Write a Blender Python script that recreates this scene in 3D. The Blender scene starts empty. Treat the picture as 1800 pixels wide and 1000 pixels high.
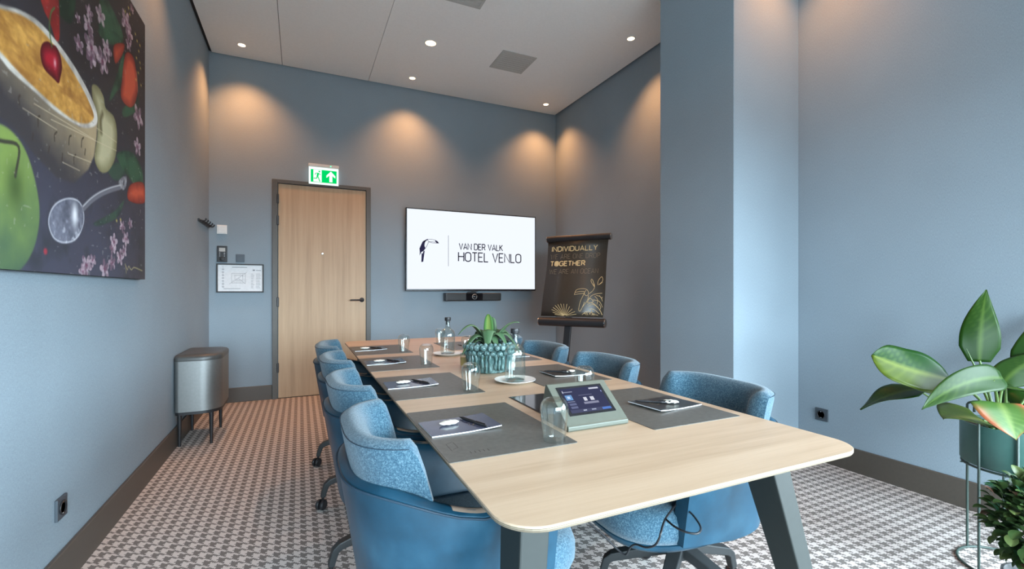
import bpy, bmesh, math, random
import numpy as np
from mathutils import Vector, Matrix
PI = math.pi
SC = bpy.context.scene
COL = SC.collection

# ------------------------------------------------------------------ camera, world, light, exposure
cam_data = bpy.data.cameras.new('camera')
cam_data.sensor_width = 36.0
cam_data.lens = 807.0 / 1800.0 * 36.0
cam_data.shift_y = 11.0 / 1800.0
cam_data.clip_start = 0.02
cam = bpy.data.objects.new('camera', cam_data)
cam.location = (0, 0, 1.15)
cam.rotation_euler = (PI / 2, 0, -math.radians(24.748))
COL.objects.link(cam)
SC.camera = cam

world = bpy.data.worlds.new('sky')
SC.world = world
world.use_nodes = True
wt = world.node_tree
bgn = wt.nodes['Background']
wtc = wt.nodes.new('ShaderNodeTexCoord'); wsp = wt.nodes.new('ShaderNodeSeparateXYZ'); wrp = wt.nodes.new('ShaderNodeValToRGB')
wt.links.new(wtc.outputs['Generated'], wsp.inputs[0])
wmp = wt.nodes.new('ShaderNodeMapRange'); wmp.inputs[1].default_value = -1.0; wmp.inputs[2].default_value = 1.0
wt.links.new(wsp.outputs[2], wmp.inputs[0]); wt.links.new(wmp.outputs[0], wrp.inputs[0])
el = wrp.color_ramp.elements
el[0].position = .485; el[0].color = (.085, .090, .092, 1)      # ground outside
el[1].position = .515; el[1].color = (.70, .88, 1.0, 1)        # overcast sky
wt.links.new(wrp.outputs[0], bgn.inputs[0])
bgn.inputs[1].default_value = 32.0

def window_portal(name, loc, rot, sx, sy):
    d = bpy.data.lights.new(name, 'AREA')
    d.shape = 'RECTANGLE'; d.size = sx; d.size_y = sy
    d.cycles.is_portal = True
    o = bpy.data.objects.new(name, d)
    o.location = loc; o.rotation_euler = rot
    COL.objects.link(o)
# the two window openings the daylight comes through
window_portal('rear_window_portal', (.95, -2.51, 1.3), (PI / 2, 0, 0), 3.4, 2.1)
window_portal('side_window_portal', (3.36, -1.0, 1.3), (0, PI / 2, 0), 2.45, 2.6)

SPOT_POWER = 86.0
SPOT_COLOR = (1.0, 0.43, 0.16)
SC.view_settings.view_transform = 'Standard'
SC.view_settings.look = 'None'
SC.view_settings.gamma = 1.0
SC.view_settings.use_curve_mapping = False
SC.view_settings.exposure = 0.1
cy = SC.cycles
cy.use_denoising = True
cy.max_bounces = 10
cy.diffuse_bounces = 5
cy.glossy_bounces = 5
cy.transmission_bounces = 8
cy.transparent_max_bounces = 24
cy.sample_clamp_indirect = 4.0
cy.caustics_reflective = False
cy.caustics_refractive = False

# ------------------------------------------------------------------ traced measurements in metres
DATA = {
    'tv_frame': [[1.119,2.112],[2.832,2.129],[2.832,1.158],[1.119,1.159]],
    'tv_fill': [[[1.319,1.735],[1.293,1.68],[1.281,1.652],[1.285,1.607],[1.281,1.566],[1.304,1.61],[1.312,1.613],[1.329,1.622],[1.353,1.655],[1.341,1.685],[1.344,1.717],[1.355,1.742],[1.342,1.747],[1.329,1.742]],[[1.307,1.602],[1.303,1.49],[1.326,1.495],[1.344,1.628],[1.329,1.622],[1.318,1.589]],[[1.326,1.738],[1.353,1.756],[1.373,1.767],[1.392,1.767],[1.378,1.754],[1.362,1.745],[1.348,1.731]],[[1.47,1.757],[1.499,1.744],[1.517,1.722],[1.486,1.726],[1.475,1.737]]],
    'tv_line': [[[1.392,1.765],[1.436,1.765],[1.472,1.758],[1.5,1.743],[1.516,1.723],[1.478,1.723],[1.436,1.723],[1.392,1.733]],[[1.392,1.736],[1.436,1.738],[1.475,1.734]],[[1.353,1.655],[1.37,1.686],[1.384,1.716],[1.389,1.738],[1.384,1.757]],[[1.635,1.824],[1.635,1.448]]],
    'tv_text': [['VAN DER VALK', [1.773, 1.733], [2.354, 1.66]], ['HOTEL VENLO', [1.764, 1.624], [2.615, 1.514]]],
    'paint': {'extent':[[3.256,2.663],[3.256,1.218],[1.863,1.207]],'red_top':[[2.091,2.178],[2.211,2.25],[2.233,2.095],[2.207,2.057],[2.161,2.099],[2.114,2.123]],'leaf_top1':[[2.19,2.237],[2.36,2.339],[2.335,2.196],[2.265,2.166],[2.211,2.179]],'rim':[[1.55,1.868],[1.711,1.941],[1.863,1.996],[1.985,2.042],[2.11,2.064],[2.302,2.043],[2.455,1.997],[2.559,1.94],[2.577,1.885],[2.512,1.841],[2.401,1.81],[2.211,1.8],[2.054,1.813],[1.922,1.822],[1.863,1.837],[1.711,1.875],[1.587,1.876]],'soup':[[1.55,1.855],[1.711,1.929],[1.863,1.983],[1.985,2.026],[2.102,2.042],[2.278,2.019],[2.428,1.972],[2.523,1.92],[2.535,1.885],[2.466,1.843],[2.355,1.818],[2.19,1.817],[2.036,1.83],[1.922,1.846],[1.863,1.857],[1.711,1.887],[1.587,1.868]],'bowl':[[1.55,1.855],[1.711,1.86],[1.863,1.84],[2.054,1.815],[2.211,1.804],[2.401,1.81],[2.577,1.887],[2.571,1.821],[2.541,1.726],[2.483,1.656],[2.406,1.606],[2.355,1.572],[2.211,1.562],[2.054,1.603],[1.953,1.647],[1.863,1.664],[1.667,1.662],[1.55,1.669]],'cherry':[[2.11,2.001],[2.145,2.024],[2.178,2.03],[2.207,2.036],[2.238,2.018],[2.251,1.981],[2.238,1.938],[2.224,1.911],[2.186,1.912],[2.129,1.916],[2.102,1.935],[2.095,1.967]],'cherry_stem':[[2.174,2.02],[2.161,2.055],[2.157,2.093],[2.169,2.14],[2.194,2.17]],'slice':[[2.523,2.024],[2.584,2.044],[2.648,2.024],[2.674,1.982],[2.773,1.977],[2.817,1.91],[2.795,1.794],[2.722,1.714],[2.648,1.68],[2.584,1.685],[2.547,1.728],[2.577,1.823],[2.571,1.908],[2.529,1.966]],'core':[[2.635,1.942],[2.615,1.905],[2.622,1.857]],'apple':[[1.533,1.491],[1.646,1.565],[1.758,1.618],[1.863,1.642],[1.937,1.636],[2.002,1.601],[2.054,1.531],[2.087,1.442],[2.083,1.364],[2.047,1.284],[1.979,1.221],[1.863,1.168],[1.667,1.137],[1.533,1.191]],'apple_stem':[[1.863,1.593],[1.962,1.603],[1.943,1.506]],'spoon':[[2.149,1.382],[2.161,1.43],[2.211,1.473],[2.302,1.506],[2.391,1.511],[2.438,1.478],[2.438,1.42],[2.375,1.355],[2.278,1.328],[2.19,1.336]],'handle':[[2.433,1.486],[2.512,1.533],[2.609,1.578],[2.736,1.624],[2.864,1.663]],'knob':[[2.833,1.674],[2.88,1.712],[2.945,1.732],[2.945,1.686],[2.896,1.653]],'leaves':[[[2.81,1.806],[3.032,1.878],[3.204,1.823],[3.184,1.717],[2.979,1.734]],[[2.912,2.348],[2.825,2.216],[2.715,2.034],[2.787,2.088],[2.896,2.204]],[[2.622,2.469],[2.744,2.482],[2.896,2.431],[2.856,2.361],[2.648,2.305],[2.584,2.323]],[[2.584,2.293],[2.773,2.382],[2.896,2.392],[2.701,2.286]],[[2.896,2.062],[3.059,2.157],[3.154,2.218],[3.087,2.113],[2.912,2.022]],[[2.541,1.441],[2.773,1.526],[2.912,1.605],[2.833,1.513],[2.622,1.441]],[[2.701,1.703],[2.81,1.77],[2.945,1.761],[2.81,1.68]]],'peppers':[[[2.773,2.315],[2.912,2.391],[2.896,2.335],[2.795,2.238]],[[2.937,2.354],[3.05,2.389],[3.106,2.329],[3.125,2.238],[3.069,2.143],[2.979,2.098],[2.872,2.104],[2.88,2.192]],[[3.005,1.701],[3.225,1.757],[3.246,1.651],[2.979,1.617]]],'blossoms':[[[2.517,2.181],1.5],[[2.512,2.135],1.0],[[2.635,2.177],1.4],[[2.688,2.253],1.2],[[2.483,2.255],1.0],[[2.396,2.137],0.9],[[2.494,2.318],0.8],[[2.615,2.37],1.1],[[2.386,2.236],0.5],[[2.945,2.514],1.5],[[2.997,2.477],1.0],[[3.135,2.099],1.6],[[3.125,1.934],1.2],[[2.773,1.382],1.0],[[2.758,1.351],0.8],[[2.937,1.413],1.0],[[2.856,1.315],1.0],[[2.912,1.347],0.8],[[2.751,1.281],0.9],[[2.661,1.248],1.1],[[2.466,1.256],1.1],[[2.529,1.279],0.7],[[2.888,1.47],0.8],[[3.005,1.5],0.7],[[2.433,1.229],0.8],[[2.979,2.421],0.8],[[3.032,2.635],0.6]],'specks':[[2.928,2.563],[2.997,2.586],[2.979,2.609],[3.087,2.529],[3.116,2.506],[3.145,2.464],[3.106,2.409],[3.164,2.41],[3.135,2.341],[3.097,2.288],[3.164,2.505],[3.184,2.293],[3.174,2.383],[2.81,1.488],[2.864,1.501]],'red_dot':[2.129,1.287],'sign':[[[2.928,1.285],[2.962,1.258],[2.979,1.276],[3.023,1.26],[3.069,1.274],[3.204,1.262]],[[2.937,1.274],[2.945,1.24]]],'dashes':[[[1.969,1.767],[1.962,1.757],[1.966,1.737]],[[2.091,1.744],[2.08,1.735],[2.08,1.706]],[[2.211,1.728],[2.194,1.712],[2.194,1.69]],[[2.326,1.75],[2.311,1.739],[2.306,1.71]],[[2.438,1.776],[2.422,1.762],[2.417,1.732]],[[2.047,1.671],[2.043,1.649]],[[2.157,1.659],[2.149,1.636]],[[2.255,1.661],[2.251,1.634]],[[2.365,1.686],[2.35,1.673],[2.35,1.647]],[[2.455,1.734],[2.449,1.709]]],'scratch':[[[2.054,1.773],[2.541,1.8]],[[2.169,1.759],[2.81,1.825]],[[2.302,1.674],[2.512,1.694]],[[2.211,1.898],[2.302,1.88]],[[2.35,1.865],[2.512,1.87]],[[1.985,1.733],[2.211,1.736]],[[2.571,1.858],[2.81,1.866]],[[2.401,1.632],[2.255,1.629]]]},
    'ea_corners': [[-0.2638,0.4281],[0.3841,0.4431],[-0.2614,-0.4446],[0.3868,-0.4532],[0.0734,-0.4713],[0.0785,-0.878]],
    'ea_text': [['INDIVIDUALLY', [-0.2365, 0.292], [0.2549, 0.3365]], ['WE ARE ONE DROP', [-0.2453, 0.2109], [0.287, 0.2542]], ['TOGETHER', [-0.2408, 0.1331], [0.1353, 0.1791]], ['WE ARE AN OCEAN', [-0.2424, 0.0496], [0.2809, 0.0887]]],
    'ea_dot': [[-0.1796,0.1587],[-0.1562,0.1581]],
    'ea_art': [[[0.0588,-0.1788],[0.0709,-0.1376],[0.0976,-0.1209],[0.1439,-0.1164],[0.1783,-0.1225],[0.1981,-0.1406],[0.2066,-0.1706],[0.1897,-0.1887],[0.1673,-0.1768],[0.1654,-0.1527],[0.1793,-0.1346]],[[0.0588,-0.1788],[0.1019,-0.171],[0.1633,-0.1648]],[[0.0631,-0.1559],[0.1154,-0.1467],[0.1618,-0.1467]],[[0.1654,-0.1527],[0.1502,-0.1935],[0.1308,-0.2388],[0.1198,-0.2914],[0.1156,-0.3334],[0.1348,-0.3419],[0.1518,-0.3058],[0.1793,-0.2681],[0.2022,-0.2305],[0.2078,-0.1856]],[[0.1348,-0.3419],[0.1582,-0.2908],[0.1705,-0.2533]],[[0.2096,-0.1706],[0.2453,-0.1406],[0.262,-0.1031],[0.2546,-0.0655]],[[0.2569,-0.0956],[0.221,-0.0425],[0.2251,-0.0168],[0.2459,-0.0503],[0.2584,-0.0956]],[[0.2935,-0.0807],[0.2932,-0.0357],[0.3246,0.0061],[0.3381,-0.0361],[0.3023,-0.0778]],[[0.3023,-0.0778],[0.3392,-0.0511]],[[0.201,-0.2529],[0.2342,-0.1929],[0.2852,-0.1703],[0.3442,-0.1627]],[[0.2022,-0.2305],[0.2283,-0.2154],[0.2608,-0.2448],[0.2318,-0.2599],[0.1979,-0.2529]],[[0.2027,-0.2752],[0.2469,-0.2597],[0.3099,-0.303],[0.3594,-0.3748]],[[0.2121,-0.2973],[0.263,-0.2743],[0.3342,-0.3318],[0.3521,-0.375]],[[0.2214,-0.3194],[0.2744,-0.3257],[0.3295,-0.3683]],[[0.2596,-0.2299],[0.3204,-0.2441],[0.3571,-0.3021]],[[0.2863,-0.1852],[0.332,-0.1997],[0.3529,-0.2437]],[[0.2451,-0.3336],[0.2629,-0.3699],[0.3156,-0.3788]],[[0.3161,-0.185],[0.342,-0.2144],[0.3498,-0.1996]],[[0.2718,-0.1927],[0.3045,-0.2295],[0.3003,-0.2738]],[[0.3226,-0.2734],[0.3395,-0.3025],[0.3269,-0.3319]],[[-0.0362,-0.3879],[-0.1739,-0.3332]],[[-0.0362,-0.3879],[-0.1597,-0.3114]],[[-0.0362,-0.3879],[-0.139,-0.2895]],[[-0.033,-0.3879],[-0.1107,-0.2798]],[[-0.0299,-0.3878],[-0.079,-0.2733]],[[-0.0267,-0.3877],[-0.0469,-0.2728]],[[-0.0235,-0.3876],[-0.0116,-0.2753]],[[-0.0204,-0.3875],[0.019,-0.2991]],[[-0.0172,-0.3874],[0.0494,-0.3227]],[[-0.0141,-0.3874],[0.0782,-0.3491]],[[-0.0138,-0.3904],[0.0944,-0.3741]],[[-0.0391,-0.391],[-0.1613,-0.3606]],[[-0.0388,-0.394],[-0.1365,-0.3814]],[[0.1533,-0.3801],[0.1789,-0.3572],[0.1991,-0.3818]],[[0.174,-0.3721],[0.1933,-0.3465],[0.2142,-0.3814]],[[0.1979,-0.3671],[0.217,-0.3401],[0.238,-0.3779]],[[0.2256,-0.3723],[0.251,-0.3511],[0.2594,-0.3832]],[[0.2472,-0.3806],[0.2757,-0.3623],[0.2716,-0.3858]]],
    'leaves': [[[2.6202,0.9394,0.848],[2.6202,0.9394,0.9954],[2.7008,0.9463,1.1549],[0.0418,-0.0523,0.0016],'deep',0.1,'heart'],[[2.3946,0.9443,0.7904],[2.268,1.0247,0.8145],[2.1693,1.1142,0.8812],[-0.0589,-0.0279,-0.0712],'two',0.1,'blunt'],[[2.3422,1.0345,0.7384],[2.2298,1.0863,0.7241],[2.1482,1.1459,0.6476],[-0.0588,-0.028,-0.0193],'mid',0.1,'heart'],[[2.4996,0.8298,0.8087],[2.2884,0.8721,0.8269],[2.0891,0.9089,0.7097],[-0.0345,-0.0171,-0.0382],'mid',0.12,'blunt2'],[[2.3789,0.7974,0.7301],[2.3239,0.7566,0.6954],[2.3217,0.7356,0.6155],[0.0923,-0.0315,0.0268],'red',0.08,'heart'],[[2.4308,0.8615,0.6414],[2.3376,0.8824,0.6647],[2.2421,0.9045,0.6593],[-0.1034,-0.0404,-0.0024],'olive',0.1,'heart'],[[2.8097,0.9291,0.7445],[2.8972,0.9108,0.8239],[3.0944,0.8639,0.8742],[-0.0267,-0.0318,-0.0462],'mid',0.14,'heart'],[[2.5816,0.8471,0.758],[2.6169,0.8308,0.7626],[2.6649,0.7976,0.7464],[-0.1033,-0.0404,-0.0029],'mid',0.1,'heart'],[[2.7142,0.9731,0.742],[2.7153,1.0057,0.7842],[2.7059,1.043,0.7788],[0.0641,-0.0075,-0.0452],'red',0.1,'heart'],[[2.7197,0.8384,0.6579],[2.7839,0.8089,0.705],[2.8908,0.7596,0.6579],[-0.126,-0.052,-0.046],'deep',0.1,'heart'],[[2.9824,0.9376,0.7883],[3.0769,0.894,0.9444],[3.1539,0.8805,1.0738],[0.0296,-0.0467,-0.0091],'deep',0.1,'heart']],
    'stems': [[[2.6171,0.8857,0.5991],[2.628,0.9138,0.7219],[2.6202,0.9394,0.8528]],[[2.5411,0.8767,0.6107],[2.495,0.898,0.7144],[2.3946,0.9443,0.7904]],[[2.5337,0.8692,0.6021],[2.4372,0.9466,0.6515],[2.3422,1.0345,0.7384]],[[2.5407,0.8549,0.6165],[2.4794,0.8391,0.7284],[2.4398,0.8353,0.8037]],[[2.551,0.8501,0.6165],[2.4461,0.8104,0.6898],[2.3862,0.783,0.7029]],[[2.5545,0.8596,0.6067],[2.4926,0.8551,0.629],[2.4308,0.8615,0.6414]],[[2.6235,0.8828,0.5991],[2.7268,0.9122,0.6886],[2.812,0.9281,0.747]],[[2.6276,0.8589,0.6049],[2.5955,0.8517,0.6913],[2.5816,0.8471,0.758]],[[2.6171,0.8857,0.5991],[2.6894,0.9405,0.6863],[2.7142,0.9731,0.742]],[[2.6556,0.868,0.5991],[2.6877,0.8532,0.6462],[2.724,0.8365,0.705]],[[2.6449,0.8729,0.5991],[2.8066,0.9085,0.6816],[2.9824,0.9376,0.7883]]],
    'spike': [[2.5139,0.8893,0.772],[2.5,0.9067,0.8279],[2.4774,0.9281,0.9124]],
    'cable': [[1.095,1.099,0.484],[1.071,1.089,0.484],[1.011,1.056,0.484],[0.958,1.023,0.484],[0.9061,0.9808,0.4827],[0.9004,0.9834,0.4623],[0.896,0.9964,0.4394],[0.888,1.0221,0.4235],[0.8831,1.0574,0.415],[0.8779,1.0763,0.3983],[0.8722,1.09,0.3709],[0.8587,1.1127,0.3793],[0.8322,1.147,0.4111],[0.8045,1.1818,0.4389],[0.7789,1.2156,0.4784]],
    'loop': [[1.071,1.089,0.484],[1.07,1.056,0.484],[1.059,1.014,0.484],[1.033,0.964,0.484],[1.011,0.94,0.484],[0.986,0.932,0.484],[0.966,0.951,0.484],[0.96,0.987,0.484],[0.968,1.029,0.484]],
}

# ------------------------------------------------------------------ materials
def lin(r, g, b):
    f = lambda c: (c / 255 / 12.92) if c / 255 <= 0.04045 else ((c / 255 + 0.055) / 1.055) ** 2.4
    return (f(r), f(g), f(b), 1.0)

class NT:
    def __init__(self, name):
        self.m = bpy.data.materials.new(name); self.m.use_nodes = True
        self.t = self.m.node_tree; self.n = self.t.nodes; self.l = self.t.links
        self.p = self.n['Principled BSDF']; self.out = self.n['Material Output']
    def add(self, typ, **kw):
        nd = self.n.new(typ)
        for k, v in kw.items():
            setattr(nd, k, v)
        return nd
    def val(self, sock, v):
        if isinstance(v, bpy.types.NodeSocket): self.l.new(v, sock)
        else: sock.default_value = v
    def math(self, op, a, b=None, c=None):
        nd = self.add('ShaderNodeMath', operation=op)
        self.val(nd.inputs[0], a)
        if b is not None: self.val(nd.inputs[1], b)
        if c is not None: self.val(nd.inputs[2], c)
        return nd.outputs[0]
    def coord(self, scale=(1, 1, 1), out='Object', rot=(0, 0, 0)):
        tc = self.add('ShaderNodeTexCoord'); mp = self.add('ShaderNodeMapping')
        mp.inputs['Scale'].default_value = scale; mp.inputs['Rotation'].default_value = rot
        self.l.new(tc.outputs[out], mp.inputs[0])
        return mp.outputs[0]
    def noise(self, vec, scale, detail=3, rough=0.5):
        nd = self.add('ShaderNodeTexNoise')
        nd.inputs['Scale'].default_value = scale; nd.inputs['Detail'].default_value = detail
        nd.inputs['Roughness'].default_value = rough
        self.l.new(vec, nd.inputs['Vector'])
        return nd.outputs['Fac']
    def ramp(self, fac, stops):
        nd = self.add('ShaderNodeValToRGB')
        self.l.new(fac, nd.inputs[0])
        el = nd.color_ramp.elements
        while len(el) < len(stops): el.new(0.5)
        for e, (p, c) in zip(el, stops): e.position = p; e.color = c
        return nd.outputs[0]
    def mix(self, fac, a, b):
        nd = self.add('ShaderNodeMix', data_type='RGBA')
        self.val(nd.inputs[0], fac); self.val(nd.inputs[6], a); self.val(nd.inputs[7], b)
        return nd.outputs[2]
    def bump(self, h, strength, dist):
        nd = self.add('ShaderNodeBump')
        nd.inputs['Strength'].default_value = strength; nd.inputs['Distance'].default_value = dist
        self.l.new(h, nd.inputs['Height']); self.l.new(nd.outputs[0], self.p.inputs['Normal'])
    def base(self, c): self.val(self.p.inputs['Base Color'], c)
    def rough(self, r): self.val(self.p.inputs['Roughness'], r)

def plain(name, col, rough=0.5, metal=0.0, emit=None, strength=1.0, spec=0.5, grain=0.04):
    t = NT(name)
    v = t.coord()
    f = t.noise(v, 60, 2)
    lo = tuple(c * (1 - grain) for c in col[:3]) + (1,); hi = tuple(min(1, c * (1 + grain)) for c in col[:3]) + (1,)
    t.base(t.ramp(f, [(0.3, lo), (0.7, hi)]))
    t.rough(rough); t.p.inputs['Metallic'].default_value = metal
    t.p.inputs['Specular IOR Level'].default_value = spec
    if emit:
        t.p.inputs['Emission Color'].default_value = emit
        t.p.inputs['Emission Strength'].default_value = strength
    return t.m

def emission(name, col, strength):
    t = NT(name)
    e = t.add('ShaderNodeEmission'); e.inputs[0].default_value = col; e.inputs[1].default_value = strength
    t.l.new(e.outputs[0], t.out.inputs[0])
    return t.m

M = {}
def wall_mat(name, col):
    t = NT(name)
    v = t.coord()
    big = t.noise(v, 1.6, 3)
    w1 = t.add('ShaderNodeTexNoise'); w1.inputs['Scale'].default_value = 1.0; w1.inputs['Detail'].default_value = 2
    t.l.new(t.coord((160, 160, 900)), w1.inputs['Vector'])
    w2 = t.add('ShaderNodeTexNoise'); w2.inputs['Scale'].default_value = 1.0; w2.inputs['Detail'].default_value = 2
    t.l.new(t.coord((900, 900, 90)), w2.inputs['Vector'])
    h = t.math('ADD', w1.outputs[0], w2.outputs[0])
    f = t.math('ADD', t.math('MULTIPLY', h, 0.42), t.math('MULTIPLY', big, 0.16))
    lo = tuple(c * 0.80 for c in col[:3]) + (1,); hi = tuple(c * 1.18 for c in col[:3]) + (1,)
    t.base(t.ramp(f, [(0.36, lo), (0.64, hi)]))
    t.rough(0.72); t.p.inputs['Specular IOR Level'].default_value = 0.25
    t.bump(h, 0.25, 0.0008)
    return t.m
M['wall'] = wall_mat('blue_grey_woven_wallcovering', (0.262, 0.322, 0.366, 1))
M['ceiling'] = plain('white_ceiling', (0.85, 0.85, 0.835, 1), 0.9, grain=0.02)
M['gap'] = plain('dark_shadow_gap', (0.02, 0.02, 0.022, 1), 0.8)
M['skirting'] = plain('dark_brown_skirting', (0.075, 0.062, 0.05, 1), 0.42)
M['frame'] = plain('dark_olive_frame', (0.085, 0.08, 0.07, 1), 0.45)
M['black'] = plain('black_metal', (0.015, 0.015, 0.017, 1), 0.42)
M['black_gloss'] = plain('black_gloss', (0.008, 0.008, 0.010, 1), 0.08)
M['charcoal'] = plain('charcoal_steel', (0.018, 0.020, 0.021, 1), 0.5)
M['white'] = plain('white_plastic', (0.75, 0.75, 0.73, 1), 0.4)
M['porcelain'] = plain('white_porcelain', (0.78, 0.77, 0.73, 1), 0.15, grain=0.01)
M['paper'] = plain('white_paper', (0.78, 0.79, 0.8, 1), 0.7)
M['ink'] = plain('grey_ink', (0.22, 0.23, 0.25, 1), 0.8)
M['grille'] = plain('grey_grille', (0.45, 0.45, 0.43, 1), 0.6)
M['chrome'] = plain('bright_metal', (0.6, 0.6, 0.6, 1), 0.2, metal=1)
M['socket'] = plain('anthracite_plastic', (0.05, 0.062, 0.075, 1), 0.45)
M['switch_plate'] = plain('slate_plastic', (0.08, 0.105, 0.13, 1), 0.5)

def wood(name, axis, dark, mid, light, stretch, rough):
    t = NT(name)
    sc = [26, 26, 26]; sc[axis] = stretch
    v = t.coord(tuple(sc))
    n1 = t.noise(v, 1.0, 6, 0.62)
    sc2 = [5.0, 5.0, 5.0]; sc2[axis] = 0.5
    n2 = t.noise(t.coord(tuple(sc2)), 1.0, 3)
    sc3 = [240, 240, 240]; sc3[axis] = 6
    n3 = t.noise(t.coord(tuple(sc3)), 1.0, 2)
    f = t.math('ADD', t.math('MULTIPLY', n1, 0.55), t.math('ADD', t.math('MULTIPLY', n2, 0.33), t.math('MULTIPLY', n3, 0.12)))
    t.base(t.ramp(f, [(0.34, dark), (0.5, mid), (0.66, light)]))
    t.rough(rough)
    t.bump(n3, 0.08, 0.0005)
    return t.m
M['oak'] = wood('light_oak', 0, (0.40, 0.275, 0.175, 1), (0.495, 0.355, 0.24, 1), (0.56, 0.415, 0.29, 1), 1.4, 0.38)
def ply_edge():
    t = NT('oak_ply_edge')
    tc = t.add('ShaderNodeTexCoord'); sep = t.add('ShaderNodeSeparateXYZ'); t.l.new(tc.outputs['Object'], sep.inputs[0])
    k = t.math('FLOORED_MODULO', t.math('DIVIDE', sep.outputs[2], 0.0032), 1.0)
    n = t.noise(t.coord((30, 30, 400)), 1.0, 3)
    f = t.math('ADD', t.math('MULTIPLY', t.math('GREATER_THAN', k, 0.62), 0.6), t.math('MULTIPLY', n, 0.4))
    t.base(t.ramp(f, [(0.1, (0.27, 0.22, 0.155, 1)), (0.85, (0.105, 0.08, 0.052, 1))]))
    t.rough(0.55)
    return t.m
M['oak_edge'] = ply_edge()
M['under'] = plain('dark_underside', (0.035, 0.03, 0.026, 1), 0.6)
M['door'] = wood('oak_door', 2, (0.36, 0.235, 0.132, 1), (0.45, 0.305, 0.18, 1), (0.515, 0.36, 0.22, 1), 0.9, 0.5)

def carpet():
    t = NT('houndstooth_carpet')
    tc = t.add('ShaderNodeTexCoord'); sep = t.add('ShaderNodeSeparateXYZ')
    t.l.new(tc.outputs['Object'], sep.inputs[0])
    u = 0.00665
    jx = t.noise(tc.outputs['Object'], 260, 2)
    off = t.math('MULTIPLY', t.math('SUBTRACT', jx, 0.5), 1.1)
    i = t.math('FLOOR', t.math('ADD', t.math('DIVIDE', sep.outputs[0], u), off))
    j = t.math('FLOOR', t.math('ADD', t.math('DIVIDE', sep.outputs[1], u), off))
    tw = t.math('LESS_THAN', t.math('FLOORED_MODULO', t.math('ADD', i, j), 4.0), 1.9)
    a = t.math('LESS_THAN', t.math('FLOORED_MODULO', i, 8.0), 3.9)
    b = t.math('LESS_THAN', t.math('FLOORED_MODULO', j, 8.0), 3.9)
    fac = t.math('ADD', t.math('MULTIPLY', tw, a), t.math('MULTIPLY', t.math('SUBTRACT', 1.0, tw), b))
    g = t.noise(tc.outputs['Object'], 420, 2)
    dark = t.ramp(g, [(0.3, (0.130, 0.116, 0.108, 1)), (0.7, (0.235, 0.213, 0.202, 1))])
    light = t.ramp(g, [(0.3, (0.48, 0.438, 0.41, 1)), (0.7, (0.69, 0.635, 0.60, 1))])
    t.base(t.mix(fac, light, dark))
    t.rough(0.95); t.p.inputs['Specular IOR Level'].default_value = 0.1
    t.bump(g, 0.5, 0.002)
    return t.m
M['carpet'] = carpet()

def leather():
    t = NT('blue_leather')
    v = t.coord()
    n = t.noise(v, 7, 5, 0.6); n2 = t.noise(v, 420, 2)
    t.base(t.ramp(n, [(0.25, (0.004, 0.028, 0.050, 1)), (0.5, (0.008, 0.048, 0.084, 1)), (0.78, (0.02, 0.080, 0.128, 1))]))
    t.rough(t.math('ADD', t.math('MULTIPLY', n, 0.25), 0.24))
    t.bump(n2, 0.12, 0.0006)
    return t.m
M['leather'] = leather()
def fabric():
    t = NT('blue_melange_fabric')
    v = t.coord()
    n = t.noise(v, 520, 3, 0.7); n2 = t.noise(v, 190, 3, 0.7)
    f = t.math('ADD', t.math('MULTIPLY', n, 0.5), t.math('MULTIPLY', n2, 0.5))
    t.base(t.ramp(f, [(0.38, (0.014, 0.046, 0.080, 1)), (0.5, (0.038, 0.096, 0.140, 1)), (0.62, (0.125, 0.205, 0.25, 1))]))
    t.rough(0.9); t.p.inputs['Specular IOR Level'].default_value = 0.15
    t.p.inputs['Sheen Weight'].default_value = 0.25
    t.bump(n, 0.6, 0.002)
    return t.m
M['fabric'] = fabric()
M['seam'] = plain('dark_seam', (0.012, 0.035, 0.06, 1), 0.6)
M['worn'] = plain('worn_tan_leather', (0.34, 0.25, 0.19, 1), 0.35)
M['pad'] = plain('dark_desk_pad_leather', (0.094, 0.090, 0.080, 1), 0.42, grain=0.15)
M['note_cover'] = plain('navy_glossy_cover', (0.060, 0.066, 0.105, 1), 0.16)
M['note_cover_black'] = plain('black_cover', (0.03, 0.027, 0.026, 1), 0.28)
M['gold'] = plain('gold_print', (0.66, 0.49, 0.25, 1), 0.4, metal=0.15)
M['gold_faint'] = plain('dull_gold_print', (0.21, 0.165, 0.11, 1), 0.45, metal=0.1)
M['mint'] = plain('cream_wrapper', (0.74, 0.74, 0.66, 1), 0.35)
M['touch_case'] = plain('sage_grey_metal', (0.105, 0.116, 0.094, 1), 0.42, metal=0.15)
M['touch_edge'] = plain('sage_edge', (0.20, 0.25, 0.225, 1), 0.45)
M['sheet'] = plain('black_brown_vinyl', (0.045, 0.036, 0.027, 1), 0.34)
M['table_leg'] = plain('grey_green_lacquer', (0.022, 0.026, 0.024, 1), 0.5, spec=0.3)
M['steel'] = plain('brushed_steel', (0.235, 0.24, 0.235, 1), 0.45, metal=0.8)
M['lid'] = plain('bin_lid_grey', (0.055, 0.055, 0.052, 1), 0.38)
M['tv_body'] = plain('television_black', (0.012, 0.012, 0.016, 1), 0.25)
M['tv_screen'] = emission('television_picture', (0.86, 0.91, 1.0, 1), 1.0)
M['tv_ink'] = plain('screen_dark_ink', (0.03, 0.03, 0.055, 1), 0.9, spec=0.0)
M['tv_navy'] = plain('screen_navy_ink', (0.035, 0.033, 0.085, 1), 0.9, spec=0.0)
M['lens_lamp'] = emission('lamp_lens', (1.0, 0.72, 0.42, 1), 5.0)
M['green_lit'] = emission('lit_green', (0.0, 0.66, 0.13, 1), 1.0)
M['white_lit'] = emission('lit_white', (0.82, 0.97, 0.95, 1), 1.15)
M['led'] = emission('green_led', (0.1, 1.0, 0.45, 1), 2.0)
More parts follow.
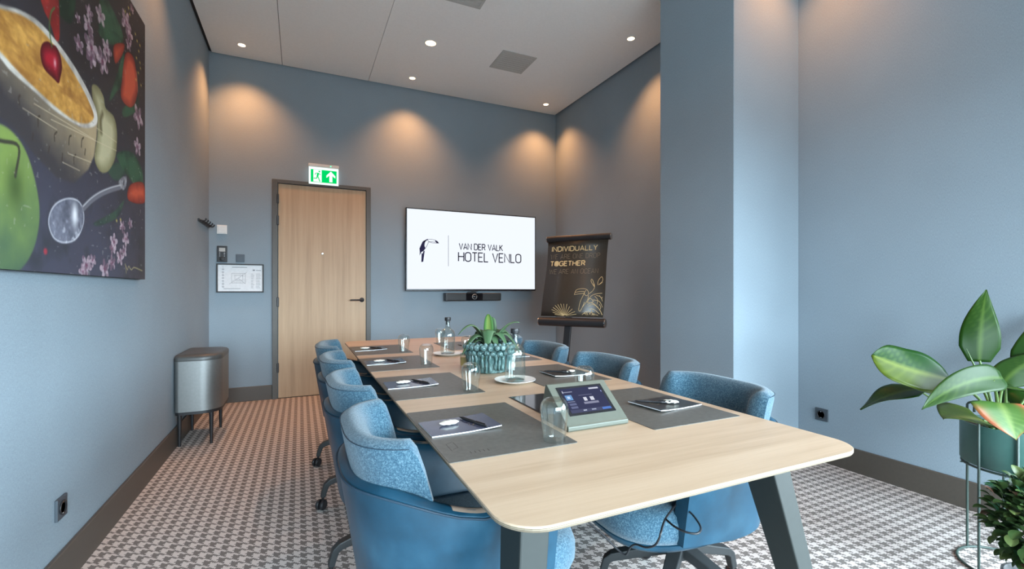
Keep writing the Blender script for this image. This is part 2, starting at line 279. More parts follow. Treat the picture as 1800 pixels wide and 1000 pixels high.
M['soil'] = plain('dark_soil', (0.03, 0.022, 0.016, 1), 0.95, grain=0.4)
M['wax'] = plain('amber_wax', (0.52, 0.36, 0.12, 1), 0.3)
M['glaze'] = None

def glass_mat(name, tint, edge):
    t = NT(name)
    tr = t.add('ShaderNodeBsdfTransparent'); tr.inputs[0].default_value = tint
    gl = t.add('ShaderNodeBsdfGlossy'); gl.inputs[0].default_value = (1, 1, 1, 1); gl.inputs['Roughness'].default_value = 0.0
    lw = t.add('ShaderNodeLayerWeight'); lw.inputs[0].default_value = edge
    f = t.math('MINIMUM', t.math('ADD', t.math('MULTIPLY', t.math('POWER', lw.outputs['Facing'], 2.6), 0.65), 0.04), 0.85)
    mx = t.add('ShaderNodeMixShader')
    t.l.new(f, mx.inputs[0]); t.l.new(tr.outputs[0], mx.inputs[1]); t.l.new(gl.outputs[0], mx.inputs[2])
    t.l.new(mx.outputs[0], t.out.inputs[0])
    return t.m
M['glass'] = glass_mat('clear_thin_glass', (0.95, 0.97, 0.965, 1), 0.42)
M['glass_thick'] = glass_mat('clear_bottle_glass', (0.92, 0.955, 0.95, 1), 0.45)
def water():
    t = NT('still_water')
    t.base((1, 1, 1, 1)); t.rough(0.0)
    t.p.inputs['Transmission Weight'].default_value = 1.0; t.p.inputs['IOR'].default_value = 1.33
    return t.m
M['water'] = water()

def glaze():
    t = NT('turquoise_reactive_glaze')
    v = t.coord((1, 1, 0.35))
    n = t.noise(v, 55, 4, 0.65)
    t.base(t.ramp(n, [(0.28, (0.022, 0.048, 0.048, 1)), (0.5, (0.075, 0.145, 0.14, 1)), (0.72, (0.29, 0.41, 0.40, 1))]))
    t.rough(0.16)
    return t.m
M['glaze'] = glaze()
M['pot_green'] = plain('sea_green_lacquer', (0.045, 0.115, 0.098, 1), 0.38)
M['rod_green'] = plain('grey_green_rod', (0.04, 0.065, 0.055, 1), 0.45)
M['shrub_pot'] = plain('grey_stoneware', (0.22, 0.22, 0.22, 1), 0.5, grain=0.3)
M['bark'] = plain('brown_bark', (0.09, 0.065, 0.045, 1), 0.85, grain=0.4)
M['stem'] = plain('green_petiole', (0.06, 0.115, 0.022, 1), 0.4, grain=0.2)

def attr_mat(name, rough, spec=0.5, grain=0.0, trans=0.0):
    t = NT(name)
    a = t.add('ShaderNodeAttribute'); a.attribute_name = 'Col'
    t.base(a.outputs['Color']); t.rough(rough); t.p.inputs['Specular IOR Level'].default_value = spec
    if grain:
        t.bump(t.noise(t.coord(), 900, 2), grain, 0.0005)
    return t.m
M['leaf'] = attr_mat('leaf_tissue', 0.33, 0.10)
M['print'] = attr_mat('canvas_print', 0.5, 0.25, 0.3)
def screen_attr():
    t = NT('touch_screen_picture')
    a = t.add('ShaderNodeAttribute'); a.attribute_name = 'Col'
    e = t.add('ShaderNodeEmission'); t.l.new(a.outputs['Color'], e.inputs[0]); e.inputs[1].default_value = 1.0
    t.l.new(e.outputs[0], t.out.inputs[0])
    return t.m
M['screen_ui'] = screen_attr()

# ------------------------------------------------------------------ mesh helpers
def link(o, parent=None):
    COL.objects.link(o)
    if parent is not None: o.parent = parent
    return o

def mesh_obj(name, verts, faces, mat, parent=None, smooth=False, loc=None, col=None, mats=None, fm=None):
    me = bpy.data.meshes.new(name)
    me.from_pydata([tuple(v) for v in verts], [], faces)
    for m in (mats or [mat]): me.materials.append(m)
    if fm is not None: me.polygons.foreach_set('material_index', fm)
    if smooth: me.polygons.foreach_set('use_smooth', [True] * len(me.polygons))
    if col is not None:
        at = me.color_attributes.new('Col', 'FLOAT_COLOR', 'POINT')
        at.data.foreach_set('color', np.asarray(col, dtype=np.float32).ravel())
    me.update()
    o = bpy.data.objects.new(name, me)
    if loc: o.location = loc
    return link(o, parent)

def bm_obj(name, bm, mat, parent=None, smooth=False):
    bmesh.ops.recalc_face_normals(bm, faces=bm.faces)
    me = bpy.data.meshes.new(name); bm.to_mesh(me); bm.free()
    me.materials.append(mat)
    if smooth: me.polygons.foreach_set('use_smooth', [True] * len(me.polygons))
    return link(bpy.data.objects.new(name, me), parent)

def add_box(bm, x0, x1, y0, y1, z0, z1, bev=0.0, seg=2):
    r = bmesh.ops.create_cube(bm, size=1.0)
    vs = r['verts']
    bmesh.ops.scale(bm, vec=(x1 - x0, y1 - y0, z1 - z0), verts=vs)
    bmesh.ops.translate(bm, vec=((x0 + x1) / 2, (y0 + y1) / 2, (z0 + z1) / 2), verts=vs)
    if bev > 0:
        es = list({e for v in vs for e in v.link_edges})
        bmesh.ops.bevel(bm, geom=es, offset=bev, segments=seg, affect='EDGES', profile=0.5)

def box(name, x0, x1, y0, y1, z0, z1, mat, parent=None, bev=0.0, seg=2):
    bm = bmesh.new(); add_box(bm, x0, x1, y0, y1, z0, z1, bev, seg)
    return bm_obj(name, bm, mat, parent)

def lathe_geo(prof, n=32, cx=0, cy=0, cap=True):
    vs, fs = [], []
    k = len(prof)
    for i in range(n):
        a = 2 * PI * i / n
        for r, z in prof: vs.append((cx + r * math.cos(a), cy + r * math.sin(a), z))
    for i in range(n):
        j = (i + 1) % n
        for q in range(k - 1): fs.append((i * k + q, j * k + q, j * k + q + 1, i * k + q + 1))
    if cap:
        if prof[0][0] > 1e-5: fs.append(tuple(i * k for i in reversed(range(n))))
        if prof[-1][0] > 1e-5: fs.append(tuple(i * k + k - 1 for i in range(n)))
    return vs, fs
def lathe(name, prof, mat, parent=None, n=32, cap=True, loc=None, smooth=True):
    vs, fs = lathe_geo(prof, n, cap=cap)
    o = mesh_obj(name, vs, fs, mat, parent, smooth, loc)
    if smooth: sharp(o)
    return o
def sharp(o, ang=40):
    try: o.data.set_sharp_from_angle(angle=math.radians(ang))
    except Exception: pass
    return o

def catmull(pts, n, closed=False):
    P = [np.array(p, float) for p in pts]; m = len(P); out = []
    rng = range(m) if closed else range(m - 1)
    for i in rng:
        p1, p2 = P[i], P[(i + 1) % m]
        p0 = P[i - 1] if (closed or i > 0) else 2 * p1 - p2
        p3 = P[(i + 2) % m] if (closed or i < m - 2) else 2 * p2 - p1
        for k in range(n):
            t = k / n
            out.append(0.5 * (2 * p1 + (p2 - p0) * t + (2 * p0 - 5 * p1 + 4 * p2 - p3) * t * t + (3 * p1 - p0 - 3 * p2 + p3) * t ** 3))
    if not closed: out.append(P[-1])
    return out

def tube_geo(pts, r, n=8, closed=False, radii=None):
    P = [Vector(p) for p in pts]; m = len(P); vs, fs = [], []
    up = None
    for i in range(m):
        a = P[i - 1] if (i > 0 or closed) else P[i]; b = P[(i + 1) % m] if (i < m - 1 or closed) else P[i]
        t = (b - a).normalized()
        if up is None: up = Vector((0, 0, 1)) if abs(t.z) < 0.9 else Vector((1, 0, 0))
        s = t.cross(up).normalized(); up = s.cross(t).normalized()
        rr = radii[i] if radii else r
        for k in range(n):
            an = 2 * PI * k / n
            vs.append(P[i] + s * (rr * math.cos(an)) + up * (rr * math.sin(an)))
    for i in range(m if closed else m - 1):
        j = (i + 1) % m
        for k in range(n):
            q = (k + 1) % n
            fs.append((i * n + k, i * n + q, j * n + q, j * n + k))
    if not closed:
        fs.append(tuple(reversed(range(n)))); fs.append(tuple(range((m - 1) * n, m * n)))
    return vs, fs
def tube(name, pts, r, mat, parent=None, n=8, closed=False, radii=None):
    vs, fs = tube_geo(pts, r, n, closed, radii)
    return sharp(mesh_obj(name, vs, fs, mat, parent, True), 50)

def join(parts):
    V, F = [], []
    for vs, fs in parts:
        o = len(V); V += list(vs); F += [tuple(i + o for i in f) for f in fs]
    return V, F

def prism_geo(poly, z0, z1):
    n = len(poly)
    vs = [(x, y, z0) for x, y in poly] + [(x, y, z1) for x, y in poly]
    fs = [tuple(reversed(range(n))), tuple(range(n, 2 * n))]
    for i in range(n):
        j = (i + 1) % n; fs.append((i, j, n + j, n + i))
    return vs, fs

def rounded_rect(x0, x1, y0, y1, r, seg=6, rs=None):
    pts = []
    rs = rs or (r, r, r, r)
    for (cx, cy, a0), q in zip(((x1, y1, 0), (x0, y1, 90), (x0, y0, 180), (x1, y0, 270)), rs):
        sx = -1 if cx == x1 else 1; sy = -1 if cy == y1 else 1
        for k in range(seg + 1):
            a = math.radians(a0 + 90 * k / seg)
            pts.append((cx + sx * q + q * math.cos(a), cy + sy * q + q * math.sin(a)))
    return pts

def ribbon_geo(pl, w, closed=False):
    """flat polyline in 2-D: a strip of width w"""
    P = [np.array(p, float) for p in pl]; m = len(P); vs, fs = [], []
    for i in range(m):
        a = P[i - 1] if (i > 0 or closed) else None; b = P[(i + 1) % m] if (i < m - 1 or closed) else None
        d1 = (P[i] - a) if a is not None else None; d2 = (b - P[i]) if b is not None else None
        if d1 is None: d1 = d2
        if d2 is None: d2 = d1
        d1 = d1 / (np.linalg.norm(d1) + 1e-9); d2 = d2 / (np.linalg.norm(d2) + 1e-9)
        n1 = np.array((-d1[1], d1[0])); n2 = np.array((-d2[1], d2[0]))
        nn = n1 + n2; L = np.linalg.norm(nn)
        nn = n1 if L < 1e-6 else nn / L
        k = min(2.0, 1.0 / max(0.35, float(nn @ n1)))
        vs += [tuple(P[i] + nn * w / 2 * k), tuple(P[i] - nn * w / 2 * k)]
    for i in range(m if closed else m - 1):
        j = (i + 1) % m
        fs.append((2 * i, 2 * i + 1, 2 * j + 1, 2 * j))
    return vs, fs

def arc(cx, cy, rx, ry, a0, a1, n=8):
    return [(cx + rx * math.cos(math.radians(a0 + (a1 - a0) * k / n)), cy + ry * math.sin(math.radians(a0 + (a1 - a0) * k / n))) for k in range(n + 1)]
O_ = arc(.33, .75, .33, .25, 0, 180) + arc(.33, .25, .33, .25, 180, 360) + [(.66, .75)]
GLYPH = {
 'A': (.66, [[(0, 0), (.33, 1), (.66, 0)], [(.12, .3), (.54, .3)]]),
 'C': (.62, [arc(.33, .72, .33, .28, 20, 180) + arc(.33, .28, .33, .28, 180, 340)]),
 'D': (.64, [[(0, 0), (0, 1), (.3, 1)] + arc(.3, .66, .34, .34, 90, 0) + arc(.3, .34, .34, .34, 0, -90) + [(0, 0)]]),
 'E': (.52, [[(.52, 1), (0, 1), (0, 0), (.52, 0)], [(0, .52), (.44, .52)]]),
 'G': (.64, [arc(.33, .72, .33, .28, 25, 180) + arc(.33, .28, .33, .28, 180, 360) + [(.66, .48), (.38, .48)]]),
 'H': (.62, [[(0, 0), (0, 1)], [(.62, 0), (.62, 1)], [(0, .52), (.62, .52)]]),
 'I': (.0, [[(0, 0), (0, 1)]]),
 'K': (.56, [[(0, 0), (0, 1)], [(.54, 1), (.02, .46)], [(.16, .6), (.58, 0)]]),
 'L': (.48, [[(0, 1), (0, 0), (.48, 0)]]),
 'N': (.62, [[(0, 0), (0, 1), (.62, 0), (.62, 1)]]),
 'O': (.66, [O_]),
 'P': (.56, [[(0, 0), (0, 1), (.3, 1)] + arc(.3, .74, .26, .26, 90, -90) + [(0, .48)]]),
 'R': (.58, [[(0, 0), (0, 1), (.3, 1)] + arc(.3, .74, .26, .26, 90, -90) + [(0, .48)], [(.3, .48), (.58, 0)]]),
 'T': (.58, [[(.29, 0), (.29, 1)], [(0, 1), (.58, 1)]]),
 'U': (.62, [[(0, 1), (0, .3)] + arc(.31, .3, .31, .3, 180, 360) + [(.62, 1)]]),
 'V': (.64, [[(0, 1), (.32, 0), (.64, 1)]]),
 'W': (.92, [[(0, 1), (.22, 0), (.46, .9), (.70, 0), (.92, 1)]]),
 'Y': (.6, [[(0, 1), (.3, .48), (.6, 1)], [(.3, .48), (.3, 0)]]),
 ' ': (.22, [])}
def text_geo(s, x0, z0, x1, z1, w, gap=.2):
    """stroke lettering filling the box x0..x1, z0..z1"""
    tot = sum(GLYPH[c][0] for c in s) + gap * (len(s) - 1)
    H = z1 - z0; k = (x1 - x0) / tot; parts = []; x = x0
    for c in s:
        gw, strokes = GLYPH[c]
        for st in strokes: parts.append(ribbon_geo([(x + p[0] * k, z0 + p[1] * H) for p in st], w))
        x += (gw + gap) * k
    return join(parts)
def flat(geo, f):
    vs, fs = geo
    return [f(v[0], v[1]) for v in vs], fs

# ------------------------------------------------------------------ scene bookkeeping
def tag(o, label=None, cat=None, group=None, kind=None):
    if label: o['label'] = label
    if cat: o['category'] = cat
    if group: o['group'] = group
    if kind: o['kind'] = kind
    return o
def thing(name, label, cat, loc=(0, 0, 0), rz=0.0, group=None):
    o = bpy.data.objects.new(name, None); COL.objects.link(o)
    o.empty_display_size = 0.1
    o.location = loc; o.rotation_euler = (0, 0, rz)
    return tag(o, label, cat, group)
def copy_thing(root, loc, rz, label):
    r = root.copy(); COL.objects.link(r); r.location = loc; r.rotation_euler = (0, 0, rz); r['label'] = label
    for ch in list(root.children):
        c = ch.copy(); COL.objects.link(c); c.parent = r
        for g in list(ch.children):
            d = g.copy(); COL.objects.link(d); d.parent = c
    return r
def structure(o, label=None, cat=None):
    o['kind'] = 'structure'
    if label: o['label'] = label
    if cat: o['category'] = cat
    return o

# ------------------------------------------------------------------ the room
LX, RX, BY, RY, CH = -0.84, 3.20, 5.50, -2.40, 3.56
structure(box('floor', LX - .15, RX + .15, RY - .1, BY + .15, -.08, 0, M['carpet']), 'grey and brown houndstooth carpet floor', 'floor')
structure(box('wall_left', LX - .15, LX, RY - .1, BY, 0, CH + .1, M['wall']), 'blue grey fabric wall behind the canvas picture', 'wall')
structure(box('wall_back', LX - .15, RX + .15, BY, BY + .15, 0, CH + .1, M['wall']), 'blue grey fabric wall with door and television', 'wall')
bm = bmesh.new()
add_box(bm, RX, RX + .15, .30, BY, 0, CH + .1); add_box(bm, RX, RX + .15, RY - .1, -2.30, 0, CH + .1)
add_box(bm, RX, RX + .15, -2.30, .30, 0, .08); add_box(bm, RX, RX + .15, -2.30, .30, 2.52, CH + .1)
structure(bm_obj('wall_right', bm, M['wall']), 'blue grey fabric wall behind the large leaved plant', 'wall')
structure(box('wall_column', 2.55, RX, 2.10, 2.77, 0, CH + .05, M['wall'], bev=.003, seg=1), 'blue grey square column projecting from the side wall', 'column')
bm = bmesh.new()
add_box(bm, LX, RX, RY - .1, RY, 0, .25); add_box(bm, LX, RX, RY - .1, RY, 2.35, CH)
add_box(bm, LX, -.75, RY - .1, RY, .25, 2.35); add_box(bm, 2.65, RX, RY - .1, RY, .25, 2.35)
structure(bm_obj('wall_rear', bm, M['wall']), 'wall around the big window opposite the door', 'wall')
win = thing('window_1', 'dark framed window opposite the door', 'window', (.95, RY - .06, 0)); structure(win)
for x in (-1.67, -.56, .56, 1.67): box('mullion', x - .03, x + .03, -.03, 0.03, .25, 2.35, M['frame'], win)
for z in (.28, 2.32): box('rail', -1.70, 1.70, -.03, .03, z - .03, z + .03, M['frame'], win)

win = thing('window_2', 'dark framed side window beyond the plant stand', 'window', (RX + .08, -1.0, 0)); structure(win)
for y in (-1.27, 0, 1.27): box('mullion', -.03, .03, y - .03, y + .03, .08, 2.52, M['frame'], win)
for z in (.11, 2.49): box('rail', -.03, .03, -1.30, 1.30, z - .03, z + .03, M['frame'], win)

ceil = structure(box('ceiling', LX - .1, RX + .1, RY - .1, BY + .1, CH + .018, CH + .1, M['gap']), 'pale ceiling of wide panels with thin joints', 'ceiling')
for x0, x1 in ((LX + .028, -.178), (-.173, .707), (.711, RX - .028)):
    box('ceiling_panel', x0, x1, RY, BY - .022, CH, CH + .02, M['ceiling'], ceil)

def skirting(name, x0, x1, y0, y1, label):
    structure(box(name, x0, x1, y0, y1, 0, .15, M['skirting'], bev=.003, seg=1), label, 'skirting')
skirting('baseboard_left', LX, LX + .016, RY, BY, 'dark brown skirting under the canvas picture')
skirting('baseboard_back', LX + .016, -.272, BY - .016, BY, 'dark brown skirting between waste bin and door')
skirting('baseboard_back', .737, RX - .016, BY - .016, BY, 'dark brown skirting below the television')
skirting('baseboard_right', RX - .016, RX, RY, 2.084, 'dark brown skirting behind the plant stand')
skirting('baseboard_right', RX - .016, RX, 2.77, BY, 'dark brown skirting behind the easel')
skirting('baseboard_column', 2.534, RX, 2.084, 2.10, 'dark brown skirting on the front of the column')
skirting('baseboard_column', 2.534, 2.55, 2.10, 2.786, 'dark brown skirting on the table side of the column')

# door
dr = thing('door_1', 'light oak door with dark frame under the exit sign', 'door', (.2325, BY, 0)); structure(dr)
bm = bmesh.new()
add_box(bm, -.5025, -.452, -.03, 0, 0, 2.335, .002, 1); add_box(bm, .4525, .5025, -.03, 0, 0, 2.335, .002, 1)
add_box(bm, -.452, .4525, -.03, 0, 2.297, 2.335, .002, 1)
bm_obj('door_frame', bm, M['frame'], dr)
lf = box('door_leaf', -.447, .449, -.018, 0, .008, 2.292, M['door'], dr, .002, 1)
box('threshold', -.452, .452, -.012, 0, 0, .007, M['gap'], dr)
for z in (.33, 1.03, 1.90, 2.13):
    bm = bmesh.new(); add_box(bm, -.462, -.440, -.036, -.012, z - .05, z + .05, .004, 2)
    bm_obj('hinge', bm, M['black'], dr)
vs, fs = lathe_geo([(.026, 0), (.026, .008), (.0235, .010), (0, .010)], 24)
rot = lambda g, q: ([(v[0] + q[0], -v[2] + q[1], v[1] + q[2]) for v in g[0]], g[1])
hd = tube('handle', [(.405, -.018, 1.046), (.405, -.062, 1.046), (.398, -.068, 1.046), (.29, -.068, 1.046), (.275, -.066, 1.044)], .0095, M['black'], dr, 10)
mesh_obj('rosette', *rot((vs, fs), (.405, -.018, 1.046)), M['black'], hd, True)
vs, fs = lathe_geo([(.012, 0), (.012, .004), (.006, .005), (0, .004)], 16)
mesh_obj('peephole', *rot((vs, fs), (-.01, -.018, 1.56)), M['chrome'], dr, True)

# ------------------------------------------------------------------ ceiling fittings
def downlight(x, y, r, label, power, big=False):
    t = thing('recessed_downlight', label, 'ceiling lamp', (x, y, CH), 0, 'recessed downlights')
    lathe('trim_ring', [(r * .80, .010), (r * .82, -.002), (r, -.004), (r * 1.06, -.001), (r * 1.06, .001)], M['white'], t, 32, cap=False)
    lathe('lamp_lens', [(0, -.0012), (r * .82, -.0012), (r * .84, .004)], M['lens_lamp'], t, 24, cap=False)
    d = bpy.data.lights.new('downlight_beam', 'SPOT')
    d.energy = power; d.color = SPOT_COLOR
    d.spot_size = math.radians(110 if not big else 130); d.spot_blend = 1.0; d.shadow_soft_size = .04
    o = bpy.data.objects.new('downlight_beam', d); o.location = (0, 0, -.03); link(o, t)
    return t
downlight(-.522, 5.20, .040, 'small round downlight nearest the door corner, above the wall switches', SPOT_POWER)
downlight(1.153, 5.20, .040, 'small round downlight at the wall between door and television', SPOT_POWER)
downlight(2.885, 5.21, .040, 'small round downlight in the corner above the easel', SPOT_POWER)
downlight(2.87, 3.51, .042, 'small round downlight beside the column, along the side wall', SPOT_POWER)
downlight(1.152, 4.39, .062, 'larger bright round downlight over the far table end', SPOT_POWER * .35, True)
downlight(-.522, 3.51, .040, 'small round downlight above the edge of the canvas picture', SPOT_POWER * .55)
downlight(2.87, 1.82, .040, 'small round downlight in front of the column', SPOT_POWER * .65)
downlight(1.152, 2.10, .062, 'larger round downlight over the middle of the table', SPOT_POWER * .35, True)

def vent(x, y, s, label):
    t = thing('ceiling_vent', label, 'vent', (x, y, CH), 0, 'square ceiling vents')
    h = s / 2
    bm = bmesh.new()
    for a in ((-h, h, -h, -h + .022), (-h, h, h - .022, h), (-h, -h + .022, -h + .022, h - .022), (h - .022, h, -h + .022, h - .022)):
        add_box(bm, *a, -.006, .0)
    bm_obj('vent_frame', bm, M['grille'], t)
    box('backing', -h + .02, h - .02, -h + .02, h - .02, -.002, 0, M['grille'], t)
    n = 9
    for k in range(n):
        y0 = -h + .03 + (s - .06) * k / (n - 1)
        box('slat', -h + .022, h - .022, y0 - .008, y0 + .008, -.0055, -.0015, M['grille'], t)
vent(2.035, 4.395, .38, 'square grey vent grille between the two lamps and the column')
vent(1.215, 3.50, .36, 'square grey vent grille cut by the upper picture edge')

# ------------------------------------------------------------------ back wall fittings
def screen_plane(pts2, Y): return [(p[0], Y, p[1]) for p in pts2]
# exit sign
t = thing('exit_sign', 'lit green emergency exit sign with running man and arrow over the door', 'sign', (.235, BY - .03, 2.43))
box('housing', -.155, .155, -.025, .03, .075, .108, M['white'], t, .004)
box('clear_plate', -.152, .152, -.006, .002, -.112, .075, M['white_lit'], t, .002, 1)
box('green_panel', -.132, .132, -.0085, -.006, -.090, .048, M['green_lit'], t)
vs, fs = lathe_geo([(.006, 0), (.006, .004), (0, .006)], 12)
mesh_obj('indicator_led', [(v[0] + .07, -v[2] - .025, v[1] + .092) for v in vs], fs, M['led'], t)
box('doorway_symbol', -.106, -.022, -.010, -.0085, -.086, .045, M['white_lit'], t)
g = [prism_geo([(.072, .040), (.026, -.008), (.026, -.034), (.056, -.008), (.056, -.078), (.088, -.078), (.088, -.008), (.118, -.034), (.118, -.008)], 0, .0016)]
vs, fs = join(g)
mesh_obj('arrow_symbol', [(v[0], -.0085 - v[2], v[1]) for v in vs], fs, M['white_lit'], t)
man = [[(-.062, .015), (-.060, .008), (-.070, -.028), (-.060, -.030), (-.052, -.010), (-.040, .010), (-.052, .018)]]
g = [prism_geo([(-.068, .010), (-.050, .014), (-.052, -.012), (-.060, -.034), (-.074, -.030), (-.072, -.010)], 0, .001)]
g.append(prism_geo([(-.046 + .009 * math.cos(a), .028 + .009 * math.sin(a)) for a in [2 * PI * k / 14 for k in range(14)]], 0, .001))
for pl, w in (([(-.062, .010), (-.080, .008), (-.090, -.010)], .007), ([(-.054, .010), (-.044, -.002), (-.030, -.006)], .007),
              ([(-.068, -.030), (-.072, -.048), (-.104, -.050)], .010), ([(-.060, -.030), (-.050, -.054), (-.040, -.082)], .010)):
    vs, fs = ribbon_geo(pl, w); g.append(([(v[0], v[1], .001) for v in vs], fs))
vs, fs = join(g)
tag(mesh_obj('running_man_symbol', [(v[0], -.0100 - v[2], v[1]) for v in vs], fs, M['green_lit'], t), kind='stuff')

# wall switches and controller
t = thing('wall_switch', 'square white wall switch above the dark controller', 'switch', (-.727, BY, 1.775))
box('cover_plate', -.045, .045, -.010, 0, -.046, .046, M['white'], t, .003)
box('rocker', -.036, .036, -.014, -.010, -.037, .037, M['white'], t, .003)
t = thing('room_controller', 'black upright room controller with small display left of the door', 'controller', (-.724, BY, 1.525))
box('case', -.044, .044, -.020, 0, -.082, .082, M['black'], t, .004)
box('display', -.026, .028, -.0215, -.020, .024, .062, M['grille'], t)
for x in (-.020, .020):
    for z in (.010, -.006, -.022): box('button', x - .004, x + .004, -.0225, -.020, z - .004, z + .004, M['chrome'], t, .001, 1)
vs, fs = lathe_geo([(.022, 0), (.022, .003), (.018, .005), (0, .005)], 24)
mesh_obj('dial', [(v[0], -.020 - v[2], v[1] - .052) for v in vs], fs, M['charcoal'], t, True)
t = thing('blank_wall_plate', 'small slate square plate between controller and door', 'wall plate', (-.565, BY, 1.487))
box('cover_plate', -.039, .039, -.009, 0, -.040, .040, M['switch_plate'], t, .003)
box('insert', -.028, .028, -.011, -.009, -.029, .029, M['switch_plate'], t, .002)

t = thing('evacuation_plan', 'framed white floor plan on the wall beside the door', 'framed plan', (-.5625, BY, 1.28))
bm = bmesh.new()
for a in ((-.212, .212, .136, .148), (-.212, .212, -.148, -.136), (-.212, -.200, -.136, .136), (.200, .212, -.136, .136)):
    add_box(bm, a[0], a[1], -.018, 0, a[2], a[3], .001, 1)
bm_obj('frame', bm, M['charcoal'], t)
box('sheet', -.200, .200, -.008, 0, -.136, .136, M['paper'], t)
rng = random.Random(4); g = []
def rr(x0, z0, x1, z1, w): g.append(ribbon_geo([(x0, z0), (x1, z0), (x1, z1), (x0, z1)], w, True))
rr(-.08, -.05, .045, .05, .002); rr(-.05, -.02, .02, .03, .002)
g.append(ribbon_geo([(-.10, -.06), (-.02, 0), (.06, .065)], .002)); g.append(ribbon_geo([(-.02, 0), (.045, -.06)], .002))
for k in range(9):
    x = -.08 + .014 * k; g.append(ribbon_geo([(x, -.05), (x, -.05 + rng.uniform(.02, .05))], .0015))
    g.append(ribbon_geo([(x, .05), (x, .05 - rng.uniform(.02, .04))], .0015))
g.append(ribbon_geo([(-.075, .112), (.06, .112)], .006)); g.append(ribbon_geo([(-.155, -.10), (-.155, .125)], .002))
for k in range(7): g.append(ribbon_geo([(-.165, .09 - .03 * k), (-.145, .09 - .03 * k)], .005))
g.append(ribbon_geo([(-.15, -.108), (0, -.108)], .004)); g.append(ribbon_geo([(.11, .085), (.13, .085)], .012)); g.append(ribbon_geo([(.14, .083), (.185, .083)], .005))
for c0, c1 in ((.095, .125), (.140, .185)):
    for k in range(10):
        z = .045 - .016 * k; g.append(ribbon_geo([(c0, z), (c1 - rng.uniform(0, .012), z)], .0035))
tag(mesh_obj('plan_print', *flat(join(g), lambda x, z: (x, -.0086, z)), M['ink'], t), kind='stuff')

# coat hooks on the left wall
t = thing('coat_hook_rail', 'black coat hook rail high on the wall by the back corner', 'coat rack', (LX, 5.20, 1.792))
box('rail', 0, .012, -.26, .26, -.012, .012, M['black'], t, .002)
for k in range(5):
    y = -.22 + .11 * k
    tube('hook', [(.010, y, 0), (.045, y, -.004), (.056, y, .006), (.058, y, .020)], .007, M['black'], t, 8)

# television and conference bar
t = thing('television', 'large wall television showing a hotel logo on white', 'television', (0, 0, 0))
F = DATA['tv_frame']; x0, x1, z0, z1 = 1.122, 2.834, 1.150, 2.128
box('bezel', x0, x1, 5.40, 5.44, z0, z1, M['tv_body'], t, .004)
box('wall_bracket', 1.65, 2.30, 5.44, BY - .004, 1.35, 1.95, M['black'], t)
box('screen', x0 + .013, x1 - .013, 5.3975, 5.4005, z0 + .020, z1 - .013, M['tv_screen'], t)
box('badge', 1.93, 2.02, 5.394, 5.40, 1.140, 1.150, M['charcoal'], t, .002)
Yt = 5.3965
g = []
for poly in DATA['tv_fill']:
    g.append(([(p[0], p[1]) for p in poly], [tuple(range(len(poly)))]))
tag(mesh_obj('bird_emblem', *flat(join(g), lambda x, z: (x, Yt, z)), M['tv_navy'], t), kind='stuff')
g = [ribbon_geo(pl, .0045) for pl in DATA['tv_line']]
tag(mesh_obj('emblem_outline', *flat(join(g), lambda x, z: (x, Yt - .0004, z)), M['tv_ink'], t), kind='stuff')
g = []
for s, a, b in DATA['tv_text']:
    g.append(text_geo(s, a[0], b[1], b[0], a[1], .0135 if s[0] == 'H' else .0110, .17))
tag(mesh_obj('lettering', *flat(join(g), lambda x, z: (x, Yt - .0002, z)), M['tv_ink'], t), kind='stuff')

t = thing('conference_camera_bar', 'black camera and speaker bar below the television', 'video bar', (1.965, 5.41, 1.074))
box('body', -.365, .365, -.03, .06, -.048, .048, M['charcoal'], t, .012, 3)
box('centre_panel', -.11, .11, -.036, -.03, -.046, .046, M['black_gloss'], t, .002)
box('end_cap', -.369, -.340, -.032, .06, -.049, .049, M['black'], t, .006)
box('mount_bracket', -.06, .06, .06, .09, -.02, .06, M['black'], t)
vs, fs = lathe_geo([(.030, 0), (.030, .010), (.024, .014), (.022, .008), (.012, .010), (0, .013)], 28)
mesh_obj('camera_lens', [(v[0], -.036 - v[2], v[1] + .002) for v in vs], fs, M['black_gloss'], t, True)
vs, fs = lathe_geo([(.031, 0), (.033, .003), (.031, .012), (.029, .012)], 28, cap=False)
mesh_obj('lens_ring', [(v[0], -.036 - v[2], v[1] + .002) for v in vs], fs, M['grille'], t, True)

# wall sockets
def socket(x, y, z, rz, label):
    t = thing('wall_socket', label, 'socket', (x, y, z), rz)
    box('cover_plate', 0, .010, -.041, .041, -.041, .041, M['socket'], t, .002)
    vs, fs = lathe_geo([(.027, .0), (.027, .004), (.0225, .004), (.020, -.008), (0, -.008)], 28)
    mesh_obj('socket_well', [(.010 + v[2], v[0], v[1]) for v in vs], fs, M['black'], t, True)
    for k in (-1, 1): box('earth_clip', .010, .0135, -.003, .003, k * .022 - .004, k * .022 + .004, M['chrome'], t)
socket(LX, 2.327, .318, 0, 'anthracite wall socket low under the canvas picture')
socket(RX, 1.940, .315, PI, 'anthracite wall socket low between column and plant stand')

